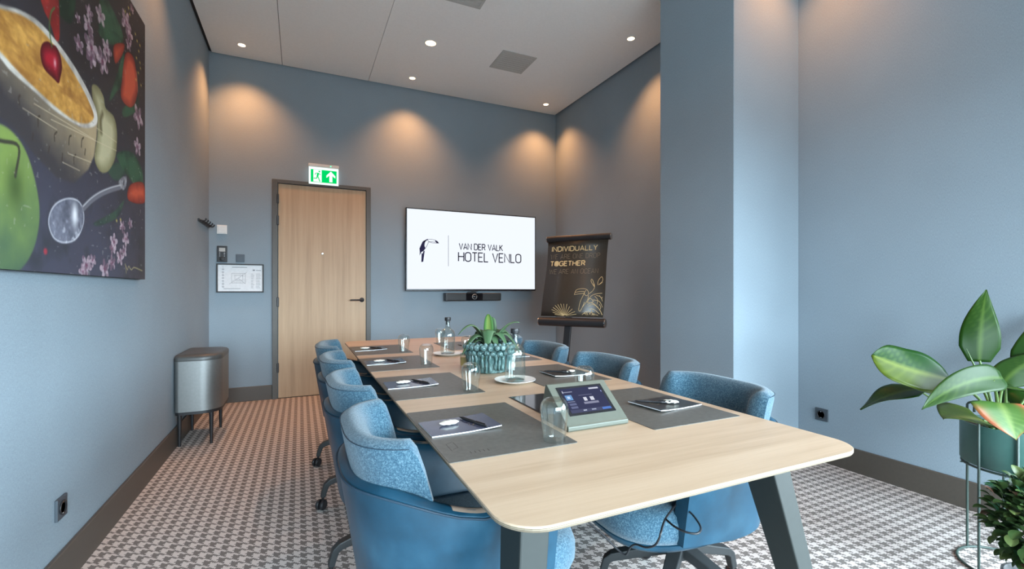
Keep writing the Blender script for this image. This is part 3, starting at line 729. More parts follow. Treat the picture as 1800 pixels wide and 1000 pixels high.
# ------------------------------------------------------------------ canvas picture
def build_picture():
    P = DATA['paint']
    X = -.805; y0, y1, z0, z1 = 1.20, 3.256, 1.215, 2.665
    ny, nz = 560, 470
    t = thing('canvas_picture', 'large dark canvas print of soup bowl, green apple, spoon and cherries', 'picture', (LX, (y0 + y1) / 2, z0))
    ox, oy, oz = LX, (y0 + y1) / 2, z0
    box('stretcher', .001, X - .001 - ox, y0 - oy, y1 - oy, 0, z1 - oz, M['gap'], t)
    ys = np.linspace(y0, y1, ny); zs = np.linspace(z0, z1, nz)
    Yg, Zg = np.meshgrid(ys, zs, indexing='ij')
    rs = np.random.RandomState(5)
    def vnoise(sy, sz, oct=4):
        out = np.zeros_like(Yg); amp = 1.0; tot = 0
        for o in range(oct):
            a = max(2, int((y1 - y0) / sy * 2 ** o) + 2); b = max(2, int((z1 - z0) / sz * 2 ** o) + 2)
            G = rs.rand(a, b)
            u = np.linspace(0, a - 1.001, ny); v = np.linspace(0, b - 1.001, nz)
            iu = u.astype(int); iv = v.astype(int); fu = (u - iu)[:, None]; fv = (v - iv)[None, :]
            fu = fu * fu * (3 - 2 * fu); fv = fv * fv * (3 - 2 * fv)
            g = (G[iu][:, iv] * (1 - fu) * (1 - fv) + G[iu + 1][:, iv] * fu * (1 - fv) + G[iu][:, iv + 1] * (1 - fu) * fv + G[iu + 1][:, iv + 1] * fu * fv)
            out += g * amp; tot += amp; amp *= .5
        return out / tot
    N1 = vnoise(.5, .5); N2 = vnoise(.10, .10); N3 = vnoise(.025, .02, 3)
    img = np.zeros(Yg.shape + (3,))
    def c(*v): return np.array(v, float) / 255.0
    def put(mask, col, a=1.0):
        m = (mask * a)[..., None]
        img[...] = img * (1 - m) + (col if isinstance(col, np.ndarray) and col.ndim == 3 else np.asarray(col)) * m
    def sdf(poly):
        p = np.array(poly); n = len(p)
        lo = p.min(0) - .06; hi = p.max(0) + .06
        d = np.full(Yg.shape, 9.0); s = np.ones(Yg.shape)
        sel = (Yg > lo[0]) & (Yg < hi[0]) & (Zg > lo[1]) & (Zg < hi[1])
        if not sel.any(): return d
        gy = Yg[sel]; gz = Zg[sel]; dd = np.full(gy.shape, 9.0); ss = np.ones(gy.shape)
        for i in range(n):
            a = p[i]; b = p[(i + 1) % n]; e = b - a
            wy = gy - a[0]; wz = gz - a[1]
            k = np.clip((wy * e[0] + wz * e[1]) / (e @ e + 1e-12), 0, 1)
            dd = np.minimum(dd, np.hypot(wy - k * e[0], wz - k * e[1]))
            c1 = gz >= a[1]; c2 = gz < b[1]; c3 = e[0] * wz > e[1] * wy
            ss = np.where((c1 & c2 & c3) | (~c1 & ~c2 & ~c3), -ss, ss)
        d[sel] = dd * ss
        return d
    def blob(pts, n=6): return [tuple(q) for q in catmull(pts, n, True)]
    def fill(pts, soft=.004, smooth=True):
        d = sdf(blob(pts) if smooth else pts)
        return np.clip(.5 - d / (2 * soft), 0, 1), d
    def stroke(pts, w, soft=.003):
        p = [np.array(q) for q in (catmull(pts, 5) if len(pts) > 2 else pts)]
        d = np.full(Yg.shape, 9.0)
        for a, b in zip(p[:-1], p[1:]):
            e = b - a; wy = Yg - a[0]; wz = Zg - a[1]
            k = np.clip((wy * e[0] + wz * e[1]) / (e @ e + 1e-12), 0, 1)
            d = np.minimum(d, np.hypot(wy - k * e[0], wz - k * e[1]))
        return np.clip(.5 - (d - w / 2) / (2 * soft), 0, 1)
    def grad(a, b, fa, fb, f):
        k = np.clip((f - fa) / (fb - fa), 0, 1)[..., None]
        return a * (1 - k) + b * k
    zt = (Zg - z0) / (z1 - z0)
    img[...] = grad(c(66, 68, 84), c(44, 40, 42), 0, .75, zt + (N1 - .5) * .5)
    put(np.clip((Yg - 2.75) / .6, 0, 1) * np.clip(N1 * 1.3, 0, 1), c(52, 40, 40), .7)
    put(np.clip((N2 - .55) * 4, 0, 1), c(40, 46, 48), .5)
    for k, p in enumerate(P['leaves']):
        m, d = fill(p)
        put(m, grad(c(22, 46, 36), c(52, 92, 66), .3, .7, N2 + np.clip(-d * 4, 0, .3)), .9 if k < 5 else .6)
    m, d = fill(P['leaf_top1']); put(m, grad(c(18, 40, 30), c(40, 72, 50), .3, .7, N2))
    m, d = fill(P['red_top']); put(m, grad(c(96, 20, 24), c(170, 48, 44), .3, .7, N2))
    for k, p in enumerate(P['peppers']):
        m, d = fill(p); put(m, grad(c(120, 40, 32), c(196, 84, 58), 0, .05, -d + (N2 - .5) * .04))
        if k == 1: put(stroke([p[2], p[3]], .012, .012), c(225, 150, 120), .5)
    m, d = fill(P['slice']); put(m, grad(c(120, 116, 82), c(190, 186, 150), 0, .06, -d + (N2 - .5) * .04))
    put(stroke(P['core'], .022, .012), c(78, 70, 44), .8)
    # bowl
    m, d = fill(P['bowl'], .006, False)
    put(m, grad(c(60, 58, 62), c(178, 160, 126), 1.10, 1.56, Yg * .6 + (Zg - 1.75) * 1.6 + (N2 - .5) * .2), .97)
    for p in P['dashes']: put(stroke(p, .006), c(52, 44, 36), .85)
    for p in P['scratch']: put(stroke(p, .003, .002), c(214, 200, 170), .7)
    m, d = fill(P['rim'], .004); put(m, grad(c(150, 146, 140), c(222, 220, 212), .3, .65, N2 + (Yg - 2.2) * .2))
    m, d = fill(P['soup'], .005); put(m, grad(c(168, 120, 56), c(222, 170, 88), .32, .68, N2 * .6 + N3 * .4))
    put(m * np.clip((vnoise(.2, .06) - .56) * 6, 0, 1), c(140, 92, 44), .6)
    # cherry
    m, d = fill(P['cherry'], .003); put(m, grad(c(66, 8, 20), c(176, 26, 48), 0, .045, -d + (N2 - .5) * .015))
    q = P['cherry'][5]; ctr = np.array(P['cherry']).mean(0)
    put(np.exp(-(((Yg - ctr[0] - .022) / .010) ** 2 + ((Zg - ctr[1]) / .016) ** 2)), c(236, 186, 190), .9)
    put(stroke(P['cherry_stem'], .008), c(74, 104, 60))
    # green apple
    m, d = fill(P['apple'], .005)
    put(m, grad(c(74, 100, 76), c(150, 176, 84), 1.25, 1.82, Zg + (N2 - .5) * .3 + np.clip(-d, 0, .15) * .9))
    sp = np.array(P['apple_stem'][2])
    put(m * np.exp(-(((Yg - sp[0]) / .05) ** 2 + ((Zg - sp[1] + .03) / .07) ** 2)), c(62, 84, 44), .8)
    put(stroke(P['apple_stem'], .012), c(60, 62, 50))
    # spoon
    m, d = fill(P['spoon'], .004); put(m, grad(c(74, 78, 92), c(120, 124, 140), .35, .7, N2 * .6 + N3 * .4))
    put(np.clip(1 - np.abs(d + .004) / .006, 0, 1), c(206, 208, 216), .8)
    sc = np.array(P['spoon'][5]) * .45 + np.array(P['spoon']).mean(0) * .55
    put(m * np.exp(-(((Yg - sc[0]) / .028) ** 2 + ((Zg - sc[1]) / .050) ** 2)), c(238, 240, 246), .95)
    put(m * np.clip((N3 - .55) * 5, 0, 1) * np.clip((sc[1] - Zg) * 8, 0, 1), c(214, 216, 224), .8)
    put(stroke(P['handle'], .028), c(112, 114, 124), .85)
    put(stroke([(a + .0, b + .008) for a, b in P['handle']], .005), c(214, 216, 220), .8)
    m, d = fill(P['knob']); put(m * np.clip(N3 * 1.6 - .2, 0, 1), c(176, 178, 182), .8)
    # blossoms
    br = random.Random(9)
    for (by, bz), w in P['blossoms']:
        a0 = br.uniform(0, 6)
        for k in range(5):
            a = a0 + k * 2 * PI / 5; py = by + .030 * w * math.cos(a) * 1.0; pz = bz + .022 * w * math.sin(a)
            ca, sa = math.cos(a), math.sin(a)
            du = (Yg - py) * ca + (Zg - pz) * sa; dv = -(Yg - py) * sa + (Zg - pz) * ca
            e = (du / (.022 * w)) ** 2 + (dv / (.014 * w)) ** 2
            put(np.clip((1.15 - e) * 3, 0, 1), grad(c(112, 88, 104), c(188, 168, 178), .35, .65, N3), .85)
        put(np.exp(-(((Yg - by) / (.009 * w)) ** 2 + ((Zg - bz) / (.007 * w)) ** 2)), c(120, 60, 90), .8)
    for sy, sz in P['specks']:
        put(np.exp(-(((Yg - sy) / .010) ** 2 + ((Zg - sz) / .007) ** 2)), c(206, 190, 92), .85)
    put((vnoise(.02, .016, 1) > .93).astype(float), c(170, 168, 160), .35)
    q = P['red_dot']; put(np.exp(-((((Yg - q[0]) / .014) ** 2 + ((Zg - q[1]) / .012) ** 2) ** 2)), c(170, 56, 70), .9)
    for p in P['sign']: put(stroke(p, .006, .003), c(176, 164, 110), .8)
    a = np.clip(img, 0, 1)
    a = np.where(a <= .04045, a / 12.92, ((a + .055) / 1.055) ** 2.4)
    col = np.ones((ny * nz, 4), np.float32); col[:, :3] = a.reshape(-1, 3)
    co = np.empty((ny * nz, 3), np.float32); co[:, 0] = X - ox; co[:, 1] = Yg.ravel() - oy; co[:, 2] = Zg.ravel() - oz
    idx = np.arange(ny * nz).reshape(ny, nz)
    quads = np.stack([idx[:-1, :-1], idx[1:, :-1], idx[1:, 1:], idx[:-1, 1:]], -1).reshape(-1, 4)
    me = bpy.data.meshes.new('printed_canvas')
    me.vertices.add(ny * nz); me.vertices.foreach_set('co', co.ravel())
    me.loops.add(quads.size); me.loops.foreach_set('vertex_index', quads.ravel().astype(np.int32))
    me.polygons.add(len(quads)); me.polygons.foreach_set('loop_start', np.arange(0, quads.size, 4, dtype=np.int32))
    me.update(calc_edges=True)
    at = me.color_attributes.new('Col', 'FLOAT_COLOR', 'POINT'); at.data.foreach_set('color', col.ravel())
    me.materials.append(M['print'])
    link(bpy.data.objects.new('printed_canvas', me), t)
build_picture()

# ------------------------------------------------------------------ waste bin
t = thing('waste_bin', 'brushed steel waste bin on four thin legs by the wall', 'bin', (-.695, 4.325, 0))
pl = rounded_rect(-.138, .150, -.280, .280, .1, 8, (.13, .03, .03, .13))
def loft(poly, levels):
    """stack of scaled outlines: (z, scale)"""
    n = len(poly); vs, fs = [], []
    for z, s in levels: vs += [(x * s, y * s, z) for x, y in poly]
    for l in range(len(levels) - 1):
        for i in range(n):
            j = (i + 1) % n; fs.append((l * n + i, l * n + j, (l + 1) * n + j, (l + 1) * n + i))
    fs.append(tuple(reversed(range(n)))); fs.append(tuple(range((len(levels) - 1) * n, len(levels) * n)))
    return vs, fs
sharp(mesh_obj('body', *loft(pl, [(.262, 1), (.632, 1)]), M['steel'], t, True))
sharp(mesh_obj('base_rim', *loft(pl, [(.236, .93), (.240, .985), (.262, .985)]), M['black'], t, True))
ld = sharp(mesh_obj('lid', *loft(pl, [(.632, 1.005), (.655, 1.012), (.668, .985), (.676, .93), (.680, .6)]), M['lid'], t, True))
box('lid_seam', .085, .088, -.21, .21, .6715, .6755, M['black'], ld)
for x, y in ((-.115, -.22), (.085, -.228), (.085, .215), (-.115, .215)):
    lathe('leg', [(.010, 0), (.0155, .24)], M['black'], t, 14, loc=(x, y, 0))

# ------------------------------------------------------------------ flip chart easel
n0 = Vector((-.8, -.6, 0)); ta = math.radians(13.4)
ux = Vector((.6, -.8, 0)); nn = n0 * math.cos(ta) + Vector((0, 0, math.sin(ta))); uz = nn.cross(ux)
if uz.z < 0: uz = -uz
EC = Vector((2.50, 3.99, 1.28))
t = thing('flip_chart_easel', 'black flip chart stand with gold lettered sheet in the far corner', 'easel', EC)
def E3(a, b, d=0.0): return ux * a + uz * b + nn * d
def ebox(name, a0, a1, b0, b1, d0, d1, mat):
    bm = bmesh.new(); add_box(bm, a0, a1, b0, b1, d0, d1, min(.004, abs(d1 - d0) * .3))
    o = bm_obj(name, bm, mat, t)
    o.matrix_local = Matrix(((ux.x, uz.x, nn.x, 0), (ux.y, uz.y, nn.y, 0), (ux.z, uz.z, nn.z, 0), (0, 0, 0, 1)))
    return o
vs, fs = [], []
nr = 14
for k in range(nr + 1):
    b = -.40 + .80 * k / nr; bow = .012 * math.sin(PI * k / nr * 2) + .008
    vs += [E3(-.290 + .010 * math.sin(PI * k / nr), b, bow), E3(.365 + .008 * math.sin(2 * PI * k / nr), b, bow)]
fs = [(2 * k, 2 * k + 1, 2 * k + 3, 2 * k + 2) for k in range(nr)]
sh = mesh_obj('sheet', vs, fs, M['sheet'], t, True)
sm = sh.modifiers.new('thick', 'SOLIDIFY'); sm.thickness = .002; sm.offset = -1
def bowz(b):
    k = min(1, max(0, (b + .40) / .80)); return .012 * math.sin(PI * k * 2) + .008
for nm, b, r, a0, a1 in (('top_roller', .425, .034, -.30, .385), ('bottom_roller', -.455, .044, -.30, .385)):
    ro = tube(nm, [E3(a0, b, .0), E3(a1, b, .0)], r, M['black'], t, 20)
    for a, s in ((a0, -1), (a1, 1)):
        tube('end_cap', [E3(a - s * .004, b), E3(a + s * .008, b)], r * .92, M['chrome'], ro, 16)
ebox('pole', -.035, .035, -1.29, -.40, -.045, -.020, M['black'])
ebox('back_board', -.20, .27, -.38, .38, -.035, -.025, M['black'])
fl = EC.z
bx0 = E3(0, -1.285, -.03)
o = box('base_plate', -.28, .28, -.22, .22, 0, .018, M['black'], t, .004)
o.location = (bx0.x, bx0.y, -fl); o.rotation_euler = (0, 0, math.atan2(ux.y, ux.x))
ER = lambda d: (lambda a, b: E3(a, b, bowz(b) + d))
for (s, a, b), mat, w in zip(DATA['ea_text'], ('gold', 'gold_faint', 'gold', 'gold_faint'), (.0085, .004, .0105, .004)):
    dz = 0
    o = mesh_obj('lettering', *flat(text_geo(s, a[0], (a[1] + b[1] - .048) / 2, b[0], (a[1] + b[1] + .048) / 2, w, .22), ER(.0022)), M[mat], t)
    tag(o, kind='stuff')
d0, d1 = DATA['ea_dot']
cx_, cz_ = (d0[0] + d1[0]) / 2, (d0[1] + d1[1]) / 2
mesh_obj('round_emblem', *flat(([(cx_ + .022 * math.cos(k * PI / 10), cz_ + .022 * math.sin(k * PI / 10)) for k in range(20)], [tuple(range(20))]), ER(.0024)), M['gold'], t)
g = [ribbon_geo([tuple(q) for q in catmull(p, 3)], .0042) for p in DATA['ea_art']]
tag(mesh_obj('gold_line_drawing', *flat(join(g), ER(.0022)), M['gold'], t), kind='stuff')

# ------------------------------------------------------------------ conference table
TX0, TX1, TY0, TY1, TZ = .320, 1.348, .700, 3.935, .740
t = thing('conference_table', 'long light oak meeting table with rounded corners and dark splayed legs', 'table', ((TX0 + TX1) / 2, (TY0 + TY1) / 2, 0))
hx, hy = (TX1 - TX0) / 2, (TY1 - TY0) / 2
def outline(ins): return rounded_rect(-hx + ins, hx - ins, -hy + ins, hy - ins, .085 - ins * .3, 10)
def slab(name, levels, mat):
    n = len(outline(0)); vs, fs = [], []
    for z, ins in levels: vs += [(x, y, z) for x, y in outline(ins)]
    for l in range(len(levels) - 1):
        for i in range(n):
            j = (i + 1) % n; fs.append((l * n + i, l * n + j, (l + 1) * n + j, (l + 1) * n + i))
    fs.append(tuple(reversed(range(n)))); fs.append(tuple(range((len(levels) - 1) * n, len(levels) * n)))
    return mesh_obj(name, vs, fs, mat, t)
slab('tabletop', [(TZ - .004, 0), (TZ - .001, 0), (TZ, .001)], M['oak'])
slab('ply_edge', [(TZ - .012, .002), (TZ - .0085, 0), (TZ - .004, 0)], M['oak_edge'])
slab('dark_underside', [(TZ - .032, .05), (TZ - .012, .004)], M['under'])
for sx in (-1, 1):
    for sy in (-1, 1):
        def ring(cx, cy, a, b, z): return [(cx - a, cy - b, z), (cx + a, cy - b, z), (cx + a, cy + b, z), (cx - a, cy + b, z)]
        tx, ty = sx * (hx - .135), sy * (hy - .215)
        bx, by = tx + sx * .105, ty + sy * .145
        vs = ring(bx, by, .020, .028, 0) + ring(tx, ty, .036, .055, TZ - .03)
        fs = [(3, 2, 1, 0), (4, 5, 6, 7)] + [(i, (i + 1) % 4, 4 + (i + 1) % 4, 4 + i) for i in range(4)]
        o = mesh_obj('leg', vs, fs, M['table_leg'], t)
        b = o.modifiers.new('soft', 'BEVEL'); b.width = .004; b.segments = 2
for sx in (-1, 1): box('side_rail', sx * (hx - .135) - .02, sx * (hx - .135) + .02, -hy + .25, hy - .25, TZ - .085, TZ - .03, M['black'], t)
for sy in (-1, 1): box('cross_rail', -hx + .15, hx - .15, sy * (hy - .215) - .02, sy * (hy - .215) + .02, TZ - .085, TZ - .03, M['black'], t)

# ------------------------------------------------------------------ chairs
def sq(a, rx, ry, n):
    ca, sa = math.cos(a), math.sin(a)
    return (-rx * math.copysign(abs(ca) ** (2 / n), ca), ry * math.copysign(abs(sa) ** (2 / n), sa))
def sweep_wall(name, path, prof, mat, parent):
    """path: [(x,y)], prof(i, u) -> list of (offset outward, z) closed loop"""
    m = len(path); P = [np.array(p) for p in path]; vs, fs = [], []; k = None
    for i in range(m):
        tn = P[min(i + 1, m - 1)] - P[max(i - 1, 0)]; tn = tn / np.linalg.norm(tn)
        nrm = np.array((-tn[1], tn[0]))
        if nrm @ (P[i] - np.array((.12, 0))) < 0: nrm = -nrm
        loop = prof(i, i / (m - 1)); k = len(loop)
        for o, z in loop: vs.append((P[i][0] + nrm[0] * o, P[i][1] + nrm[1] * o, z))
    for i in range(m - 1):
        for q in range(k):
            r = (q + 1) % k; fs.append((i * k + q, i * k + r, (i + 1) * k + r, (i + 1) * k + q))
    fs.append(tuple(range(k))); fs.append(tuple(reversed(range((m - 1) * k, m * k))))
    bm = bmesh.new()
    bv = [bm.verts.new(v) for v in vs]
    for f in fs: bm.faces.new([bv[q] for q in f])
    o = bm_obj(name, bm, mat, parent, True)
    return sharp(o, 50)
def rounded_wall(t_in, t_out, zb, zt, r=.5, lean=0.0, n=5, zpin=None):
    """closed section: offsets from t_in (inside, negative) to t_out"""
    c = (t_in + t_out) / 2; w = (t_out - t_in) / 2; out = []
    H = zt - zb
    zs = [zb, zb + .3 * H, zb + .65 * H, zt - w]
    for z in zs: out.append((t_in + lean * (z - zt), z))
    for k in range(1, n): 
        a = PI - PI * k / n; out.append((c + w * math.cos(a), zt - w + w * math.sin(a)))
    for z in reversed(zs): out.append((t_out + lean * (z - zt), z))
    return out
def make_chair(label):
    t = thing('conference_chair', label, 'chair', (0, 0, 0), 0, 'blue swivel tub chairs around the meeting table')
    nb = 30
    back = [sq(-PI / 2 + PI * k / nb, .278, .266, 2.9) for k in range(nb + 1)]
    arms = 8; xf = .205
    path = [(xf - xf * k / arms, -.266) for k in range(arms)] + back + [(xf * (k + 1) / arms, .266) for k in range(arms)]
    def prof(i, u):
        x = path[i][0]
        s = min(1, max(0, (.02 - x) / .27)); s = s * s * (3 - 2 * s)
        zt = .632 + .075 * s + .012 * max(0, x) / .2
        zb = .345 + .02 * max(0, x) / .2
        return rounded_wall(-.026, .024, zb, zt, lean=.16)
    shell = sweep_wall('leather_shell', path, prof, M['leather'], t)
    # piping along the outer top edge of the shell
    pp = []
    for i in range(len(path)):
        P0 = np.array(path[max(i - 1, 0)]); P1 = np.array(path[min(i + 1, len(path) - 1)]); tn = (P1 - P0) / np.linalg.norm(P1 - P0)
        nr = np.array((-tn[1], tn[0]))
        if nr @ (np.array(path[i]) - np.array((.12, 0))) < 0: nr = -nr
        z = prof(i, 0)[7][1] + .007 if False else max(q[1] for q in prof(i, 0)) - .014
        pp.append((path[i][0] + nr[0] * .0235, path[i][1] + nr[1] * .0235, z))
    tube('piping', pp, .0026, M['seam'], shell, 6)
    for sy in (-1, 1):
        vs = []; fs = []
        for k in range(6):
            x = -.075 + .095 * k / 5
            s = min(1, max(0, (.02 - x) / .27)); s = s * s * (3 - 2 * s); zt = .632 + .075 * s + .012 * max(0, x) / .2
            for q in range(5):
                o = -.014 + .028 * q / 4; ww = .025
                vs.append((x, sy * (.266 + o), zt - ww + math.sqrt(max(0, ww * ww - (o + .001) ** 2)) + .0012))
        for k in range(5):
            for q in range(4): fs.append((k * 5 + q, (k + 1) * 5 + q, (k + 1) * 5 + q + 1, k * 5 + q + 1))
        mesh_obj('worn_arm_patch', vs, fs, M['worn'], shell, True)
    # upholstered backrest
    nb = 36; th = math.radians(79)
    bp = [sq(-th + 2 * th * k / nb, .262, .232, 3.6) for k in range(nb + 1)]
    def bprof(i, u):
        e = 1 - abs(2 * u - 1)                     # 0 at the wing ends
        k = min(1, e / .17); k = 1 - (1 - k) ** 1.9
        zt = .655 + .152 * k
        return rounded_wall(-.034, .034, .42, zt, lean=.20)
    br = sweep_wall('backrest', bp, bprof, M['fabric'], t)
    sm = []
    for i in range(3, len(bp) - 3):
        P0 = np.array(bp[i - 1]); P1 = np.array(bp[i + 1]); tn = (P1 - P0) / np.linalg.norm(P1 - P0); nr = np.array((-tn[1], tn[0]))
        if nr @ (np.array(bp[i]) - np.array((.12, 0))) < 0: nr = -nr
        sm.append((bp[i][0] + nr[0] * .0295, bp[i][1] + nr[1] * .0295, max(q[1] for q in bprof(i, i / (len(bp) - 1))) - .0135))
    tube('seam', sm, .0012, M['seam'], br, 5)
    # seat cushion and its leather rim
    def seat_outline(s, fx=.365):
        n = 40; out = []
        for k in range(n):
            a = 2 * PI * k / n; ca, sa = math.cos(a), math.sin(a)
            x = math.copysign(abs(ca) ** .72, ca); y = math.copysign(abs(sa) ** .66, sa)
            out.append(((.06 + (fx - .06) * x * s) if x > 0 else .06 + .27 * x * s, .238 * y * s))
        return out
    def stack(name, lv, mat, parent, fx=.365):
        vs, fs = [], []; n = 40
        for z, s in lv: vs += [(x, y, z) for x, y in seat_outline(s, fx)]
        for l in range(len(lv) - 1):
            for i in range(n):
                j = (i + 1) % n; fs.append((l * n + i, l * n + j, (l + 1) * n + j, (l + 1) * n + i))
        fs.append(tuple(reversed(range(n)))); fs.append(tuple(range((len(lv) - 1) * n, len(lv) * n)))
        return sharp(mesh_obj(name, vs, fs, mat, parent, True), 60)
    stack('seat_cushion', [(.355, .90), (.362, .965), (.385, 1.0), (.420, 1.0), (.448, .965), (.464, .88), (.472, .7), (.474, .3)], M['fabric'], t)
    stack('seat_rim', [(.325, .80), (.330, .90), (.345, .955), (.357, .965), (.360, .94)], M['leather'], t)
    # swivel base
    lathe('column', [(.030, .20), (.030, .24), (.022, .245), (.022, .318), (.075, .322), (.080, .335)], M['black'], t, 20)
    lathe('hub', [(.030, .165), (.043, .172), (.043, .225), (.034, .235)], M['charcoal'], t, 20)
    for k in range(5):
        a = PI + k * 2 * PI / 5; ca, sa = math.cos(a), math.sin(a)
        def q(r, z): return (r * ca, r * sa, z)
        sec = [(.025, .205, .026, .020), (.13, .172, .023, .017), (.238, .138, .019, .015), (.258, .122, .018, .014), (.272, .075, .015, .013), (.274, .062, .014, .012)]
        vs, fs = [], []
        for i, (r, z, hw, hh) in enumerate(sec):
            r1, z1 = sec[min(i + 1, 5)][:2]; r0, z0 = sec[max(i - 1, 0)][:2]
            L = math.hypot(r1 - r0, z1 - z0); nr, nz = -(z1 - z0) / L, (r1 - r0) / L
            for sw, sh in ((-1, -1), (1, -1), (1, 1), (-1, 1)):
                rr_ = r + nr * hh * sh; zz = z + nz * hh * sh
                vs.append((rr_ * ca - sa * hw * sw, rr_ * sa + ca * hw * sw, zz))
        for i in range(5):
            for p in range(4):
                p2 = (p + 1) % 4; fs.append((i * 4 + p, i * 4 + p2, (i + 1) * 4 + p2, (i + 1) * 4 + p))
        fs += [(3, 2, 1, 0), (20, 21, 22, 23)]
        lg = mesh_obj('leg', vs, fs, M['charcoal'], t)
        b = lg.modifiers.new('soft', 'BEVEL'); b.width = .004; b.segments = 2
        ct = []
        yaw = a + .9
        wx, wy = math.cos(yaw + PI / 2), math.sin(yaw + PI / 2)
        cxx, cyy = .274 * ca + .014 * math.cos(yaw), .274 * sa + .014 * math.sin(yaw)
        for s in (-1, 1):
            prof = [(0, 0), (.022, 0), (.0265, .004), (.0265, .012), (.022, .016), (0, .016)]
            v, f = lathe_geo(prof, 18, cap=False)
            ct.append(([(cxx + wx * s * (.005 + p[2]) + math.cos(yaw) * p[0], cyy + wy * s * (.005 + p[2]) + math.sin(yaw) * p[0], .0268 + p[1]) for p in v], f))
        ct.append(tube_geo([(.274 * ca, .274 * sa, .064), (.274 * ca, .274 * sa, .030)], .0075, 10))
        V, F = join(ct)
        tag(sharp(mesh_obj('caster', V, F, M['black'], lg, True), 40))
    return t
CY = (1.295, 1.975, 2.645, 3.285)
ORD = ('first', 'second', 'third', 'fourth')
LBL = 'blue swivel tub chair on the %s side, %s from the touch panel'
LC = [(.390, 1.285, .0), (.384, 1.955, .03), (.382, 2.625, .02), (.380, 3.258, -.08)]
RC = [(1.272, 1.290, PI - .035), (1.268, 1.985, PI), (1.270, 2.650, PI + .03), (1.27, 3.315, PI + .02)]
ch = make_chair(LBL % ('waste bin', 'first'))
ch.location = LC[0][:2] + (0,); ch.rotation_euler = (0, 0, LC[0][2])
for k in (1, 2, 3): copy_thing(ch, LC[k][:2] + (0,), LC[k][2], LBL % ('waste bin', ORD[k]))
for k in range(4): copy_thing(ch, RC[k][:2] + (0,), RC[k][2], LBL % ('column', ORD[k]))

# ------------------------------------------------------------------ place settings
PADZ = TZ + .0016
def desk_pad(x, y, rz, side, k):
    t = thing('desk_pad', 'dark leather desk pad on the %s side, %s from the touch panel' % (side, ORD[k]), 'desk pad', (x, y, TZ), rz, 'desk pads')
    pl = rounded_rect(-.180, .180, -.245, .245, .006, 3)
    vs, fs = prism_geo(pl, 0, .0016); mesh_obj('mat', vs, fs, M['pad'], t)
    g = [ribbon_geo([(-.150, -.17), (-.150, -.115), (-.128, -.100)], .0015), ribbon_geo([(-.145, -.16), (-.128, -.15), (-.128, -.105)], .0015)]
    if k == 0 and side == 'waste bin':
        g += [ribbon_geo([(-.110 + .012 * q, -.205), (-.110 + .012 * q, -.190)], .002) for q in range(5)]
        V, F = join(g); tag(mesh_obj('embossed_mark', [(v[0], v[1], .0018) for v in V], F, M['under'], t), kind='stuff')
    return t
def notepad(x, y, z, rz, side, k, dark):
    lab = ('black covered' if dark else 'glossy navy covered') + ' notepad on the %s side desk pad, %s from the touch panel' % (side, ORD[k])
    t = thing('notepad', lab, 'notepad', (x, y, z), rz, 'notepads')
    L, W = .212, .150
    nx = 12
    def sheet(name, z0, z1, mat, dx=0.0):
        vs, fs = [], []
        for i in range(nx + 1):
            u = i / nx; lift = .006 * max(0, u - .35) ** 2 / .42
            for y in (-W / 2, W / 2):
                for zz in (z0, z1): vs.append((-L / 2 + L * u, y, zz + lift))
        for i in range(nx):
            a = i * 4; b = a + 4
            fs += [(a, a + 2, b + 2, b), (a + 1, b + 1, b + 3, a + 3), (a, b, b + 1, a + 1), (a + 2, a + 3, b + 3, b + 2)]
        fs += [(0, 1, 3, 2), (nx * 4, nx * 4 + 2, nx * 4 + 3, nx * 4 + 1)]
        return mesh_obj(name, vs, fs, mat, t, True)
    sharp(sheet('pages', 0, .0030, M['paper']), 30); sharp(sheet('cover', .0031, .0036, M['note_cover_black' if dark else 'note_cover']), 30)
    rng = random.Random(k + 3); g = []
    for q in range(12):
        a = rng.uniform(0, 6.28); r = rng.uniform(.006, .018); cx, cyy = .042, -.01
        g.append(ribbon_geo([(cx + r * math.cos(a), cyy + r * math.sin(a)), (cx + (r + .006) * math.cos(a + .4), cyy + (r + .006) * math.sin(a + .4))], .0022))
    V, F = join(g)
    tag(mesh_obj('cover_print', [(v[0], v[1], .0041 + .006 * max(0, (v[0] + L / 2) / L - .35) ** 2 / .42) for v in V], F, M['gold_faint'], t), kind='stuff')
    return t
def pen(x, y, z, rz, side, k):
    t = thing('pen', 'black ballpoint pen lying on the notepad, %s side, %s from the touch panel' % (side, ORD[k]), 'pen', (x, y, z), rz, 'pens')
    prof = [(0, -.068), (.0012, -.067), (.0022, -.060), (.0042, -.048), (.0046, -.02), (.0046, .02), (.0052, .022), (.0052, .028), (.0048, .03), (.0046, .058), (.003, .062), (.003, .068), (0, .069)]
    vs, fs = lathe_geo(prof, 14, cap=False)
    mesh_obj('barrel', [(v[2], v[0], v[1] + .0052) for v in vs], fs, M['black'], t, True)
    box('clip', .018, .060, -.0016, .0016, .0100, .0118, M['black_gloss'], t, .0005, 1)
    return t
